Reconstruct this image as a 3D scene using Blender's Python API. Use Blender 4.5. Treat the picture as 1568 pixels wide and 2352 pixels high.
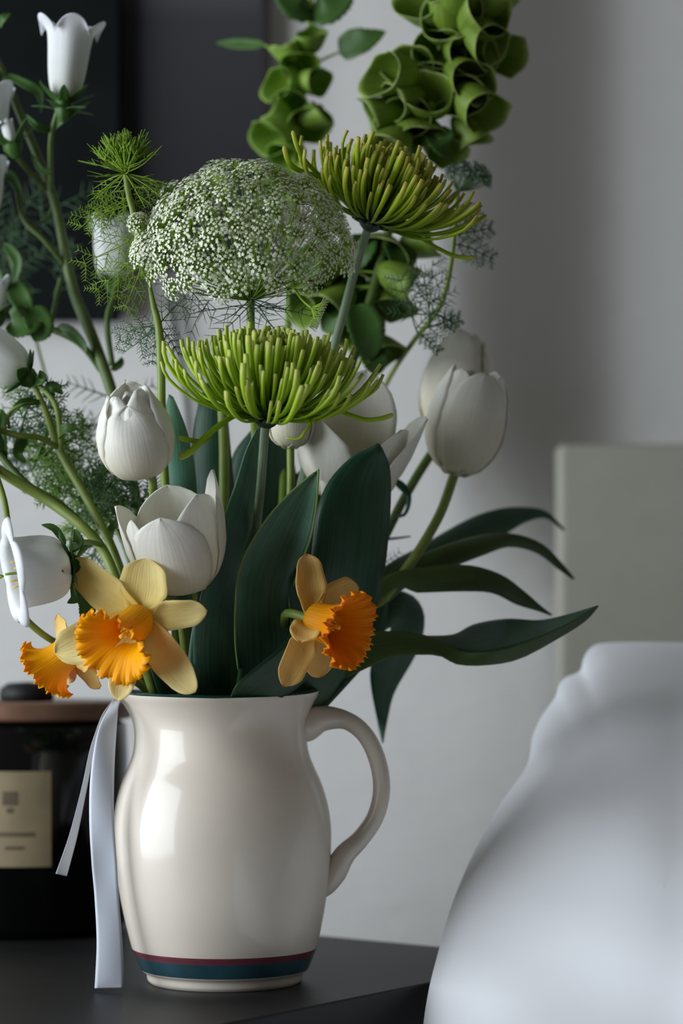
import bpy, math, random
from mathutils import Vector as V, Matrix, Quaternion
for o in list(bpy.data.objects): bpy.data.objects.remove(o)
random.seed(7)
C = bpy.context.scene.collection
S = bpy.context.scene
PI = math.pi
# ---------------------------------------------------------------- camera
F, YH, H = 5500.0, 1470.0, 0.228          # focal length in px of the 1568x2352 frame, horizon row, eye height above table
cam = bpy.data.cameras.new('camera'); co = bpy.data.objects.new('camera', cam); C.objects.link(co)
co.location = (0, 0, H); co.rotation_euler = (PI/2, 0, 0)
cam.sensor_fit = 'VERTICAL'; cam.sensor_height = 36; cam.sensor_width = 24
cam.lens = F/2352*36; cam.shift_y = (YH-1176)/2352
cam.clip_start = .05
cam.dof.use_dof = True; cam.dof.focus_distance = 1.53; cam.dof.aperture_fstop = 4.2
S.camera = co
# ---------------------------------------------------------------- light
S.view_settings.view_transform = 'Standard'; S.view_settings.look = 'None'
S.view_settings.exposure = 0.0; S.view_settings.gamma = 1; S.view_settings.use_curve_mapping = False
w = bpy.data.worlds.new('world'); S.world = w; w.use_nodes = True
w.node_tree.nodes['Background'].inputs[0].default_value = (1.0, .95, .88, 1)
w.node_tree.nodes['Background'].inputs[1].default_value = 0.09
def area(name, loc, target, sx, sy, power, col):
    l = bpy.data.lights.new(name, 'AREA'); l.shape = 'RECTANGLE'; l.size = sx; l.size_y = sy; l.energy = power; l.color = col
    o = bpy.data.objects.new(name, l); C.objects.link(o); o.location = loc
    o.rotation_euler = (V(target)-V(loc)).to_track_quat('-Z', 'Y').to_euler(); return o
area('window_daylight', (-2.4, .70, .62), (0, 1.35, .30), 2.1, 2.1, 110, (.86, .93, 1))
# ---------------------------------------------------------------- helpers
def P(x, y, d): return V(((x-784)/F*d, d, H+(YH-y)/F*d))      # a point of the place from its bearing and its distance
def px(n, d=1.55): return n/F*d
def lerp(a, b, t): return a+(b-a)*t
def interp(tab, t):
    if t <= tab[0][0]: return tab[0][1]
    for (a, x), (b, y) in zip(tab, tab[1:]):
        if t <= b:
            s = (t-a)/(b-a); return x+(y-x)*s
    return tab[-1][1]
def cr(pts, n):                                              # catmull-rom, n samples; pts = list of tuples / vectors
    pts = [tuple(p) for p in pts]; k = len(pts); out = []
    if k == 2: return [tuple(lerp(a, b, i/(n-1)) for a, b in zip(*pts)) for i in range(n)]
    for i in range(n):
        s = i/(n-1)*(k-1); j = min(int(s), k-2); f = s-j
        p0 = pts[max(j-1, 0)]; p1 = pts[j]; p2 = pts[j+1]; p3 = pts[min(j+2, k-1)]
        out.append(tuple(.5*(2*b+(c-a)*f+(2*a-5*b+4*c-d)*f*f+(3*b-a-3*c+d)*f**3) for a, b, c, d in zip(p0, p1, p2, p3)))
    return out
def frame(axis, ref=V((0, 0, 1))):
    a = axis.normalized(); r = ref-a*ref.dot(a)
    if r.length < 1e-4: r = V((1, 0, 0))-a*a.x
    r.normalize(); return a, r, a.cross(r)
class MB:
    def __init__(s): s.v = []; s.f = []; s.uv = []; s.m = []
    def grid(s, rows, closed=False, mi=0, flip=False):         # rows of points; uv: u across, v along
        b = len(s.v); nr = len(rows); nc = len(rows[0])
        for r in rows: s.v.extend(r)
        for i in range(nr-1):
            for j in range(nc if closed else nc-1):
                k = (j+1) % nc
                q = (b+i*nc+j, b+i*nc+k, b+(i+1)*nc+k, b+(i+1)*nc+j)
                u0 = j/(nc if closed else nc-1); u1 = (j+1)/(nc if closed else nc-1); v0 = i/(nr-1); v1 = (i+1)/(nr-1)
                t = ((u0, v0), (u1, v0), (u1, v1), (u0, v1))
                if flip: q = q[::-1]; t = t[::-1]
                s.f.append(q); s.uv.append(t); s.m.append(mi)
        return b
    def cap(s, idx, v=0, mi=0): s.f.append(tuple(idx)); s.uv.append(tuple((.5, v) for _ in idx)); s.m.append(mi)
    def tube(s, pts, rad, n=8, k=None, flat=1, mi=0, caps=True, nrm=None):
        k = k or max(4, len(pts)*4)
        sm = [V(p) for p in cr(pts, k)]
        if isinstance(rad, (int, float)): rad = [(0, rad), (1, rad)]
        elif not isinstance(rad[0], tuple): rad = [(i/(len(rad)-1), r) for i, r in enumerate(rad)]
        t = (sm[1]-sm[0]).normalized(); x = frame(t, nrm or V((.3, .9, .2)))[1]; rows = []
        for i, p in enumerate(sm):
            t = (sm[min(i+1, k-1)]-sm[max(i-1, 0)]).normalized(); x = (x-t*x.dot(t)).normalized(); y = t.cross(x)
            r = interp(rad, i/(k-1))
            rows.append([p+x*(r*flat*math.cos(a))+y*(r*math.sin(a)) for a in [2*PI*j/n for j in range(n)]])
        b = s.grid(rows, True, mi)
        if caps: s.cap([b+j for j in range(n)][::-1], 0, mi); s.cap([b+(k-1)*n+j for j in range(n)], 1, mi)
        return sm
    def revolve(s, prof, origin, axis, n=32, fn=None, mi=0, ref=V((0, 0, 1)), flip=False):
        a, e, g = frame(axis, ref); rows = []; N = len(prof)
        for i, (r, z) in enumerate(prof):
            row = []
            for j in range(n):
                th = 2*PI*j/n; rr, zz = (r, z) if fn is None else fn(r, z, i/(N-1), th)
                row.append(origin+a*zz+(e*math.cos(th)+g*math.sin(th))*rr)
            rows.append(row)
        return s.grid(rows, True, mi, flip)
    def box(s, c, size, rot=0, mi=0):
        b = len(s.v); cs, sn = math.cos(rot), math.sin(rot)
        for dx, dy, dz in ((-1,-1,-1),(1,-1,-1),(1,1,-1),(-1,1,-1),(-1,-1,1),(1,-1,1),(1,1,1),(-1,1,1)):
            x, y, z = dx*size[0]/2, dy*size[1]/2, dz*size[2]/2
            s.v.append(V((c[0]+x*cs-y*sn, c[1]+x*sn+y*cs, c[2]+z)))
        for q in ((0,3,2,1),(4,5,6,7),(0,1,5,4),(1,2,6,5),(2,3,7,6),(3,0,4,7)):
            s.f.append(tuple(b+k for k in q)); s.uv.append(((0,0),(1,0),(1,1),(0,1))); s.m.append(mi)
    def mesh(s, name, mats, loc=V((0, 0, 0)), smooth=True):
        me = bpy.data.meshes.new(name); me.from_pydata([tuple(V(p)-loc) for p in s.v], [], s.f)
        uv = me.uv_layers.new(name='UVMap'); d = [c for t in s.uv for c2 in t for c in c2]
        uv.data.foreach_set('uv', d)
        for m in (mats if isinstance(mats, (list, tuple)) else [mats]): me.materials.append(m)
        me.polygons.foreach_set('material_index', s.m)
        me.polygons.foreach_set('use_smooth', [smooth]*len(s.f)); me.update(); return me
def wloc(o):
    l = V((0, 0, 0))
    while o: l = l+o.location; o = o.parent
    return l
def obj(name, mb, mats, parent=None, loc=None, smooth=True, solid=0, bevel=0, sub=0, label=None):
    L = wloc(parent) if parent else (V(loc) if loc is not None else V((0, 0, 0)))
    o = bpy.data.objects.new(name, mb.mesh(name, mats, L, smooth)); C.objects.link(o)
    if parent: o.parent = parent
    elif loc is not None: o.location = loc
    if solid: m = o.modifiers.new('solid', 'SOLIDIFY'); m.thickness = solid; m.offset = 0
    if bevel: m = o.modifiers.new('bevel', 'BEVEL'); m.width = bevel; m.segments = 3; m.limit_method = 'ANGLE'
    if sub: m = o.modifiers.new('sub', 'SUBSURF'); m.levels = sub; m.render_levels = sub
    if label: o['label'] = label
    return o
def tag(o, label, cat, group=None):
    o['label'] = label; o['category'] = cat
    if group: o['group'] = group
    return o
def thing(name, label, cat, loc, group=None):
    o = bpy.data.objects.new(name, None); C.objects.link(o); o.location = loc; o.empty_display_size = .02
    return tag(o, label, cat, group)
# ---------------------------------------------------------------- materials
def lin(c): return tuple(((x/255+.055)/1.055)**2.4 if x > 10 else x/255/12.92 for x in c)+(1,)
def mat(name, stops, rough=.5, transl=0, veins=0, vscale=14, noise=.12, nscale=60, bump=0, spec=.4, coat=0, tcol=None, across=False, metal=0, sheen=0):
    """stops: [(pos along v, srgb)], colour runs along the length of the piece"""
    m = bpy.data.materials.new(name); m.use_nodes = True; nt = m.node_tree; N = nt.nodes; L = nt.links
    b = N['Principled BSDF']; b.inputs['Roughness'].default_value = rough
    b.inputs['Specular IOR Level'].default_value = spec; b.inputs['Coat Weight'].default_value = coat; b.inputs['Coat Roughness'].default_value = .10; b.inputs['Metallic'].default_value = metal
    b.inputs['Sheen Weight'].default_value = sheen
    if not isinstance(stops, list): stops = [(0, stops)]
    uv = N.new('ShaderNodeTexCoord'); sp = N.new('ShaderNodeSeparateXYZ'); L.new(uv.outputs['UV'], sp.inputs[0])
    rp = N.new('ShaderNodeValToRGB'); L.new(sp.outputs['X' if across else 'Y'], rp.inputs[0])
    el = rp.color_ramp.elements
    while len(el) > 1: el.remove(el[-1])
    el[0].position = stops[0][0]; el[0].color = lin(stops[0][1])
    for p, c in stops[1:]: e = el.new(p); e.color = lin(c)
    no = N.new('ShaderNodeTexNoise'); no.inputs['Scale'].default_value = nscale; no.inputs['Detail'].default_value = 3
    L.new(uv.outputs['Object'], no.inputs['Vector'])
    fac = N.new('ShaderNodeMapRange'); L.new(no.outputs['Fac'], fac.inputs['Value'])
    fac.inputs['From Min'].default_value = .3; fac.inputs['From Max'].default_value = .7
    fac.inputs['To Min'].default_value = 1-noise; fac.inputs['To Max'].default_value = 1+noise
    val = fac.outputs[0]; hgt = None
    if veins:
        mp = N.new('ShaderNodeMapping'); L.new(uv.outputs['UV'], mp.inputs[0]); mp.inputs['Scale'].default_value = (vscale, .6, 1)
        vn = N.new('ShaderNodeTexNoise'); L.new(mp.outputs[0], vn.inputs['Vector']); vn.inputs['Scale'].default_value = 3; vn.inputs['Detail'].default_value = 2
        mr = N.new('ShaderNodeMapRange'); L.new(vn.outputs['Fac'], mr.inputs['Value'])
        mr.inputs['From Min'].default_value = .3; mr.inputs['From Max'].default_value = .7
        mr.inputs['To Min'].default_value = 1-veins; mr.inputs['To Max'].default_value = 1+veins
        mu = N.new('ShaderNodeMath'); mu.operation = 'MULTIPLY'; L.new(val, mu.inputs[0]); L.new(mr.outputs[0], mu.inputs[1]); val = mu.outputs[0]; hgt = vn.outputs['Fac']
    mx = N.new('ShaderNodeVectorMath'); mx.operation = 'SCALE'; L.new(rp.outputs[0], mx.inputs[0]); L.new(val, mx.inputs['Scale'])
    L.new(mx.outputs[0], b.inputs['Base Color'])
    if bump:
        bp = N.new('ShaderNodeBump'); bp.inputs['Strength'].default_value = bump; bp.inputs['Distance'].default_value = .001
        L.new(hgt or no.outputs['Fac'], bp.inputs['Height']); L.new(bp.outputs[0], b.inputs['Normal'])
    if transl:
        tr = N.new('ShaderNodeBsdfTranslucent'); ms = N.new('ShaderNodeMixShader'); ms.inputs[0].default_value = transl
        if tcol: tr.inputs[0].default_value = lin(tcol)
        else: L.new(mx.outputs[0], tr.inputs[0])
        L.new(b.outputs[0], ms.inputs[1]); L.new(tr.outputs[0], ms.inputs[2]); L.new(ms.outputs[0], N['Material Output'].inputs[0])
    return m
def plaster(name, col, sc=9, st=.25):
    m = bpy.data.materials.new(name); m.use_nodes = True; N = m.node_tree.nodes; L = m.node_tree.links; b = N['Principled BSDF']
    b.inputs['Base Color'].default_value = lin(col); b.inputs['Roughness'].default_value = .85; b.inputs['Specular IOR Level'].default_value = .2
    tc = N.new('ShaderNodeTexCoord'); n1 = N.new('ShaderNodeTexNoise'); n1.inputs['Scale'].default_value = sc; n1.inputs['Detail'].default_value = 6
    mp = N.new('ShaderNodeMapping'); mp.inputs['Scale'].default_value = (1, 1, 2.2); L.new(tc.outputs['Object'], mp.inputs[0]); L.new(mp.outputs[0], n1.inputs['Vector'])
    bp = N.new('ShaderNodeBump'); bp.inputs['Strength'].default_value = st; bp.inputs['Distance'].default_value = .012
    L.new(n1.outputs['Fac'], bp.inputs['Height']); L.new(bp.outputs[0], b.inputs['Normal']); return m
M = {}
M['wall'] = plaster('grey_plaster', (214, 213, 210))
M['floor'] = mat('dark_wood_floor', (60, 45, 35), .5)
M['headboard'] = mat('cream_fabric_board', (152, 150, 138), .8, noise=.03, nscale=40)
M['linen'] = mat('white_linen', (240, 242, 246), .9, noise=.02, nscale=15, bump=.3, sheen=.2)
M['black_top'] = mat('black_stained_wood', (24, 24, 25), .48, noise=.2, nscale=30, spec=.25)
M['black_canvas'] = mat('black_canvas', (18, 23, 23), .8, noise=.25, nscale=12, spec=.08)
M['grey_print'] = mat('dark_grey_print', [(0, (40, 41, 43)), (.5, (60, 60, 63)), (1, (150, 150, 152))], .7, noise=.05, nscale=5, spec=.1)
M['dark_frame'] = mat('dark_brown_frame', (36, 31, 33), .6)
M['glaze'] = mat('cream_glaze', (212, 202, 188), .4, noise=.03, nscale=25, coat=.5, spec=.5)
M['green_glaze'] = mat('dark_green_glaze', (20, 62, 55), .25, coat=.5)
M['maroon'] = mat('maroon_glaze', (110, 56, 66), .25, coat=.6, noise=.15, nscale=40)
M['teal'] = mat('teal_glaze', (42, 76, 86), .25, coat=.6, noise=.25, nscale=30)
M['ribbon'] = mat('white_satin', (216, 222, 232), .45, noise=.01, sheen=.3, transl=.15)
M['glass_black'] = mat('black_glass', (8, 9, 9), .12, noise=.1)
M['lid_wood'] = mat('brown_wood_lid', (120, 88, 70), .45, noise=.15, nscale=50)
M['knob'] = mat('black_knob', (22, 22, 22), .6)
M['jar_label'] = mat('cream_paper_label', (138, 124, 96), .6, noise=.12, nscale=40)
M['ink'] = mat('label_ink', (92, 80, 62), .7)
TW = [(0, (214, 212, 178)), (.25, (232, 226, 206)), (.6, (240, 238, 228)), (1, (242, 241, 234))]
M['tulip'] = mat('white_tulip_petal', TW, .45, transl=.28, veins=.03, vscale=10, noise=.03, bump=.25, spec=.3)
M['bell'] = mat('white_bell_petal', [(0, (226, 228, 214)), (.5, (238, 240, 240)), (1, (242, 244, 248))], .5, transl=.3, veins=.02, noise=.02, bump=.2, spec=.25)
M['tulip_leaf'] = mat('tulip_leaf', [(0, (46, 78, 40)), (.3, (32, 68, 46)), (1, (42, 84, 62))], .38, transl=.12, veins=.38, vscale=16, noise=.12, bump=.35, spec=.4, tcol=(60, 110, 40))
M['glaucous_leaf'] = mat('glaucous_tulip_leaf', [(0, (44, 76, 56)), (.6, (84, 126, 106)), (1, (84, 126, 96))], .42, transl=.08, veins=.3, vscale=16, noise=.1, bump=.3, spec=.35)
M['olive_leaf'] = mat('olive_tulip_leaf', [(0, (66, 92, 34)), (.5, (62, 84, 36)), (1, (40, 62, 34))], .45, transl=.15, veins=.2, vscale=14, noise=.12, bump=.3, tcol=(90, 130, 30))
M['leaf_edge'] = mat('leaf_edge', (120, 150, 80), .5)
M['stem'] = mat('green_stem', (120, 138, 62), .45, noise=.12, nscale=90, veins=.08, transl=.05)
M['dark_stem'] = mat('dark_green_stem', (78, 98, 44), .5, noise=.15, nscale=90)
M['mum_stem'] = mat('grey_green_ribbed_stem', (128, 148, 118), .5, veins=.35, vscale=10, noise=.05, bump=.6)
M['mum'] = mat('lime_spider_petal', [(0, (96, 130, 14)), (.5, (156, 192, 36)), (.85, (184, 210, 66)), (1, (216, 222, 122))], .45, transl=.3, veins=.12, noise=.1, nscale=40, spec=.3, tcol=(170, 200, 20))
M['mum2'] = mat('olive_lime_spider_petal', [(0, (92, 130, 14)), (.5, (144, 176, 30)), (.85, (174, 192, 50)), (1, (212, 200, 96))], .45, transl=.3, veins=.12, noise=.1, nscale=40, spec=.3, tcol=(160, 180, 20))
M['calyx_dark'] = mat('dark_green_calyx', (38, 58, 44), .6, noise=.2)
M['floret'] = mat('white_floret', (232, 236, 212), .6, noise=.03, transl=.2)
M['pedicel'] = mat('lime_pedicel', (140, 170, 62), .5, transl=.15, noise=.1)
M['umb_green'] = mat('green_umbel', (128, 162, 44), .5, transl=.2, noise=.12)
M['feather'] = mat('feathery_green', (104, 142, 56), .5, transl=.1, noise=.15)
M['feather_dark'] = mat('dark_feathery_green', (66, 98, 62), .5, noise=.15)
M['shell'] = mat('shell_calyx_green', [(0, (120, 150, 44)), (.7, (116, 144, 50)), (.93, (130, 156, 64)), (1, (172, 188, 112))], .5, transl=.3, veins=.15, vscale=12, noise=.12, bump=.4, tcol=(110, 150, 20))
M['shell_light'] = mat('light_shell_calyx_green', [(0, (136, 172, 50)), (1, (146, 178, 80))], .5, transl=.35, veins=.12, vscale=12, noise=.12, tcol=(140, 180, 30))
M['serrate_leaf'] = mat('serrated_green_leaf', (66, 102, 42), .5, transl=.2, veins=.1, noise=.15)
M['tepal'] = mat('pale_yellow_tepal', [(0, (250, 216, 96)), (.3, (250, 232, 148)), (.8, (250, 236, 168)), (1, (246, 226, 156))], .5, transl=.3, veins=.05, vscale=12, noise=.04, bump=.5, spec=.25, tcol=(250, 230, 120))
M['tepal2'] = mat('peach_yellow_tepal', [(0, (240, 196, 70)), (.4, (242, 214, 126)), (.9, (242, 210, 130)), (1, (226, 150, 60))], .5, transl=.3, veins=.07, vscale=12, noise=.05, bump=.5, spec=.25, tcol=(240, 195, 100))
M['corona'] = mat('golden_corona', [(0, (250, 196, 20)), (.5, (255, 190, 4)), (1, (255, 186, 0))], .45, transl=.35, veins=.07, vscale=26, noise=.04, bump=.6, spec=.25, tcol=(255, 165, 0))
M['corona2'] = mat('orange_corona', [(0, (226, 170, 20)), (.5, (240, 160, 8)), (1, (250, 158, 10))], .45, transl=.35, veins=.07, vscale=26, noise=.04, bump=.6, spec=.25, tcol=(255, 140, 0))
M['anther'] = mat('yellow_anther', (238, 190, 60), .6)
M['spathe'] = mat('papery_brown_spathe', (150, 120, 96), .8, transl=.2, veins=.1)
# ---------------------------------------------------------------- the setting
WY = 2.36
def struct(name, mb, m, **k): o = obj(name, mb, m, **k); o['kind'] = 'structure'; return o
FZ = -.56
def sst(t): t = max(0, min(1, t)); return t*t*(3-2*t)
def wall_y(x, z):                                            # step added to the plaster to make the soft shade right of the bouquet; the step melts away lower down
    h = sst((z-.18)/.30); return WY+lerp(.03, .135, h)*sst((x-lerp(.125, .085, h))/lerp(.28, .21, h))
b = MB(); xs_ = [-2.2, -1, -.4]+[-.1+.012*i for i in range(50)]+[.6, 1.2, 2.8]; zs_ = [FZ, -.2]+[.03*i for i in range(36)]+[1.5, 2.0]
b.grid([[V((x, wall_y(x, z), z)) for x in xs_] for z in zs_]); struct('wall_back', b, M['wall'], solid=.0)
b = MB(); b.box((.3, 1.0, FZ-.03), (5, 2.8, .06)); struct('floor', b, M['floor'], smooth=False)
# headboard + mattress = bed
HD = 2.31
hx = P(1283, 0, HD)[0]; hz = P(0, 1019, HD)[2]
bed = thing('bed', 'bed with a plain cream slab headboard behind the white pillow', 'bed', (hx+.5, 1.6, FZ))
b = MB(); b.box((hx+.8, HD+.02, (hz+FZ)/2), (1.6, .04, hz-FZ)); obj('headboard', b, M['headboard'], bed, bevel=.006, smooth=False)
b = MB(); b.box((hx+.8, 1.2, -.28), (1.56, 1.8, .34)); obj('mattress', b, M['linen'], bed, bevel=.04, smooth=True)
b = MB(); b.box((hx+.8, 1.2, -.505), (1.5, 1.75, .11)); obj('bed_base', b, M['headboard'], bed, bevel=.01, smooth=False)
# pillow: closed cushion whose seam runs around it
out = [(970,2400),(972,2350),(985,2270),(1005,2190),(1030,2100),(1062,2015),(1102,1930),(1150,1845),(1200,1775),(1216,1738),(1222,1695),(1242,1648),(1274,1602),(1284,1572),(1302,1554),(1331,1541),(1340,1512),(1354,1490),(1384,1477),
       (1480,1474),(1620,1476),(1800,1474),(1960,1490),(2060,1560),(2110,1700),(2150,2000),(2140,2300),(2080,2520),(1800,2570),(1400,2570),(1100,2550),(1000,2490),(970,2400)]
PD = 1.93
def pyf(X, Z): return 1.50+.42*(Z+.045)/.30-.45*(X-.10)      # plane of the cushion: leaning back, turned towards the window
def PP(x, y):
    d = 1.7
    for _ in range(40): p = P(x, y, d); d = .5*d+.5*pyf(p.x, p.z)
    return P(x, y, d)
ring = [PP(x, y) for x, y in cr(out, 150)][:-1]
cen = PP(1500, 2020)
def pillow():
    mb = MB(); n = len(ring); sm_ = list(ring)
    for _ in range(60): sm_ = [(sm_[i-1]+sm_[i]+sm_[(i+1) % n])/3 for i in range(n)]
    rs = [i/14 for i in range(15)]
    for sgn in (-1, 1):
        rows = []
        for r in rs:
            row = []
            for i, q in enumerate(ring):
                r2 = r; p = cen.lerp(sm_[i].lerp(q, r**7), max(r2, .001)); p.y = pyf(p.x, p.z); th = .05*(max(0, 1-r**3))**.6
                X, Z = p[0], p[2]
                fold = .0045*math.sin(26*X+9*Z+3*math.sin(14*Z))+.002*math.sin(60*X-22*Z+2*math.sin(25*X))+.001*math.sin(90*Z+30*X)
                row.append(p+V((0, sgn*(th+fold*(1-r**4)*min(1, 3*(1-r)+.15)), 0)))
            rows.append(row)
        mb.grid(rows, True, flip=(sgn > 0))
    return mb
tag(obj('pillow', pillow(), M['linen'], loc=P(1560, 2400, 1.55)), 'large soft white pillow with a rumpled edge leaning on the headboard', 'pillow')
# nightstand (turned about 37 degrees)
u = V((.8, -.6, 0)); v_ = V((.6, .8, 0)); cr0 = V((.154, 1.721, 0)); SU, SV = .62, .60
ang = math.atan2(-.6, .8); cen0 = cr0-u*SU/2-v_*SV/2
ns = thing('nightstand', 'black nightstand carrying the cream pitcher of flowers', 'nightstand', (cen0.x, cen0.y, FZ))
b = MB(); b.box((cen0.x, cen0.y, -.014), (SU, SV, .028), ang); obj('tabletop', b, M['black_top'], ns, bevel=.002, smooth=False)
b = MB(); b.box((cen0.x, cen0.y, -.16), (SU-.05, SV-.05, .26), ang); obj('cabinet', b, M['black_top'], ns, bevel=.003, smooth=False)
for su in (-1, 1):
    for sv in (-1, 1):
        q = cen0+u*(su*(SU/2-.05))+v_*(sv*(SV/2-.05)); b = MB(); b.box((q.x, q.y, (FZ-.29)/2), (.035, .035, -.29-FZ), ang); obj('leg', b, M['black_top'], ns, smooth=False)
# pictures on the back wall
def rectpx(x0, y0, x1, y1, d, th):
    a = P(x0, y1, d); c = P(x1, y0, d); return ((a+c)/2+V((0, th/2, 0)), (c[0]-a[0], th, c[2]-a[2]))
t = thing('black_picture', 'near-black canvas hanging on the wall at upper left', 'picture', P(-100, 734, 2.30))
b = MB(); b.box(*rectpx(-420, -500, 274, 734, 2.325, .02)); obj('canvas', b, M['black_canvas'], t, bevel=.002, smooth=False)
t = thing('grey_picture', 'dark grey print in a thin dark frame, right of the black canvas', 'picture', P(420, 610, 2.34))
b = MB(); b.box(*rectpx(120, -500, 600, 590, 2.348, .008)); obj('print', b, M['grey_print'], t, smooth=False)
for r in ((597, -500, 618, 610), (100, -500, 120, 610), (120, 590, 597, 610)):
    b = MB(); b.box(*rectpx(*r, 2.338, .02)); obj('frame_rail', b, M['dark_frame'], t, smooth=False, bevel=.001)
b = MB(); b.tube([P(378, 600, 2.35), P(392, 690, 2.35), P(420, 850, 2.35), P(436, 1000, 2.35), P(440, 1300, 2.35)], .0032, 6)
tag(obj('cable', b, M['dark_frame'], loc=P(400, 700, 2.35)), 'thin dark cable running down the wall below the grey picture', 'cable')
# ---------------------------------------------------------------- candle jar behind left
jc = V((P(62, 0, 1.89)[0], 1.89, 0)); JR = .0795; JH = .168
t = thing('candle_jar', 'black glass candle jar with wooden lid and cream label, behind the ribbon', 'candle', jc)
up = V((0, 0, 1))
b = MB(); b.revolve([(0, 0), (JR*.93, 0), (JR, .008), (JR, JH-.03), (JR*.985, JH-.006), (JR*.9, JH-.002), (0, JH-.002)], jc, up, 64); obj('glass_body', b, M['glass_black'], t)
b = MB(); b.revolve([(0, JH-.002), (JR+.001, JH-.002), (JR+.003, JH), (JR+.003, JH+.010), (JR+.001, JH+.012), (0, JH+.012)], jc, up, 64); obj('lid', b, M['lid_wood'], t, bevel=.0008)
b = MB(); b.revolve([(0, JH+.010), (.019, JH+.010), (.022, JH+.016), (.021, JH+.022), (.015, JH+.026), (0, JH+.027)], jc, up, 32); obj('knob', b, M['knob'], t)
zt = P(0, 1772, 1.81)[2]; zb = P(0, 1992, 1.81)[2]
def cyl_patch(a0, a1, z0, z1, r, n=18):
    mb = MB(); mb.grid([[jc+V((r*math.sin(lerp(a0, a1, i/n)), -r*math.cos(lerp(a0, a1, i/n)), z)) for i in range(n+1)] for z in (z0, z1)]); return mb
lb = obj('label', cyl_patch(-.50, .36, zb, zt, JR+.0006), M['jar_label'], t)
for (a0, a1, ya, yb) in ((-.1, .04, 1818, 1850), (-.16, .20, 1912, 1922), (-.08, .1, 1944, 1952), (-.06, .0, 1856, 1868)):
    obj('print_mark', cyl_patch(a0, a1, P(0, yb, 1.81)[2], P(0, ya, 1.81)[2], JR+.0009, 6), M['ink'], lb)
# ---------------------------------------------------------------- pitcher
JX = P(517, 0, 1.6)[0]; JO = V((JX, 1.6, 0)); s0 = 1.6/F
def zj(y): return (2257-y)*s0
prof = [(2257, 150), (2257, 172), (2250, 178), (2238, 180), (2232, 184), (2226, 192), (2190, 207), (2178, 212), (2150, 219), (2100, 230), (2040, 240), (1980, 247), (1920, 250), (1880, 248), (1840, 241), (1800, 229), (1765, 214), (1735, 203), (1705, 198), (1675, 198), (1650, 203), (1625, 214), (1606, 225), (1597, 228)]
pts = [(r*s0, zj(y)) for r, y in [(b_, a_) for a_, b_ in prof]]
def shape(r, z, t_, th, sp=1):
    k = max(0, (z-zj(1700))/(zj(1597)-zj(1700))); w_ = math.cos(th-PI/2*0)
    return r, z
def jug_rows(pp, n=72):
    rows = []
    for r, z in pp:
        row = []
        for j in range(n):
            th = 2*PI*j/n; d = V((math.cos(th), math.sin(th), 0)); k = max(0, min(1, (z-zj(1700))/(zj(1597)-zj(1700))))
            lean = -s0*12*(z/zj(1597))
            sp = math.exp(-((th-PI)/.38)**2)
            rr = r+sp*k*k*s0*16
            zz = z+s0*k*(9*sp+7*math.exp(-(min(th, 2*PI-th)/.5)**2)-5*(1-abs(math.cos(th)))+0)
            row.append(JO+d*rr+V((lean, 0, zz)))
        rows.append(row)
    return rows
pit = thing('pitcher', 'cream glazed ceramic pitcher with maroon and teal bands, standing on the nightstand', 'pitcher', JO)
def seg(y0, y1): return [(r, z) for r, z in sm_prof if zj(y0)-1e-6 <= z <= zj(y1)+1e-6]
sm_prof = cr(pts[1:], 100)
zs = [p[1] for p in sm_prof]
def upto(z): return min(range(len(zs)), key=lambda i: abs(zs[i]-z))
i1 = upto(zj(2226)); i2 = upto(zj(2192)); i3 = upto(zj(2176))
b = MB(); b.grid(jug_rows([(.001, .004), (pts[0][0], .004), (pts[0][0]+.002, 0)]+sm_prof[:i1+1]), True); obj('foot', b, M['glaze'], pit)
b = MB(); b.grid(jug_rows([(r+.0001, z) for r, z in sm_prof[i1:i2+1]]), True); obj('teal_band', b, M['teal'], pit, label='teal glazed band near the foot')
b = MB(); b.grid(jug_rows([(r+.0001, z) for r, z in sm_prof[i2:i3+1]]), True); obj('maroon_band', b, M['maroon'], pit, label='thin maroon band above the teal band')
b = MB(); b.grid(jug_rows(sm_prof[i3:]), True); obj('body', b, M['glaze'], pit)
rt = pts[-1]; TH = .0045
inner = [(rt[0], rt[1]), (rt[0]-.001, rt[1]+.0015), (rt[0]-TH*.6, rt[1]+.002), (rt[0]-TH, rt[1]+.0008)]+[(r-TH, z) for r, z in sm_prof[::-1][3:-8:3]]+[(.001, .012)]
b = MB(); b.grid(jug_rows(inner), True); obj('rim', b, M['green_glaze'], pit, label='dark green glazed rim and inside')
hp = [(672, 1672), (704, 1664), (742, 1650), (795, 1655), (838, 1688), (866, 1745), (876, 1812), (862, 1875), (828, 1926), (792, 1962), (768, 2004), (748, 2034), (728, 2056)]
hr = [38, 40, 30, 21, 20, 20, 20, 20, 21, 25, 28, 24, 14]
b = MB(); b.tube([P(x, y, 1.6) for x, y in hp], [r*s0 for r in hr], 20, 60, flat=1.15, nrm=V((0, 1, 0))); obj('handle', b, M['glaze'], pit)
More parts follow.
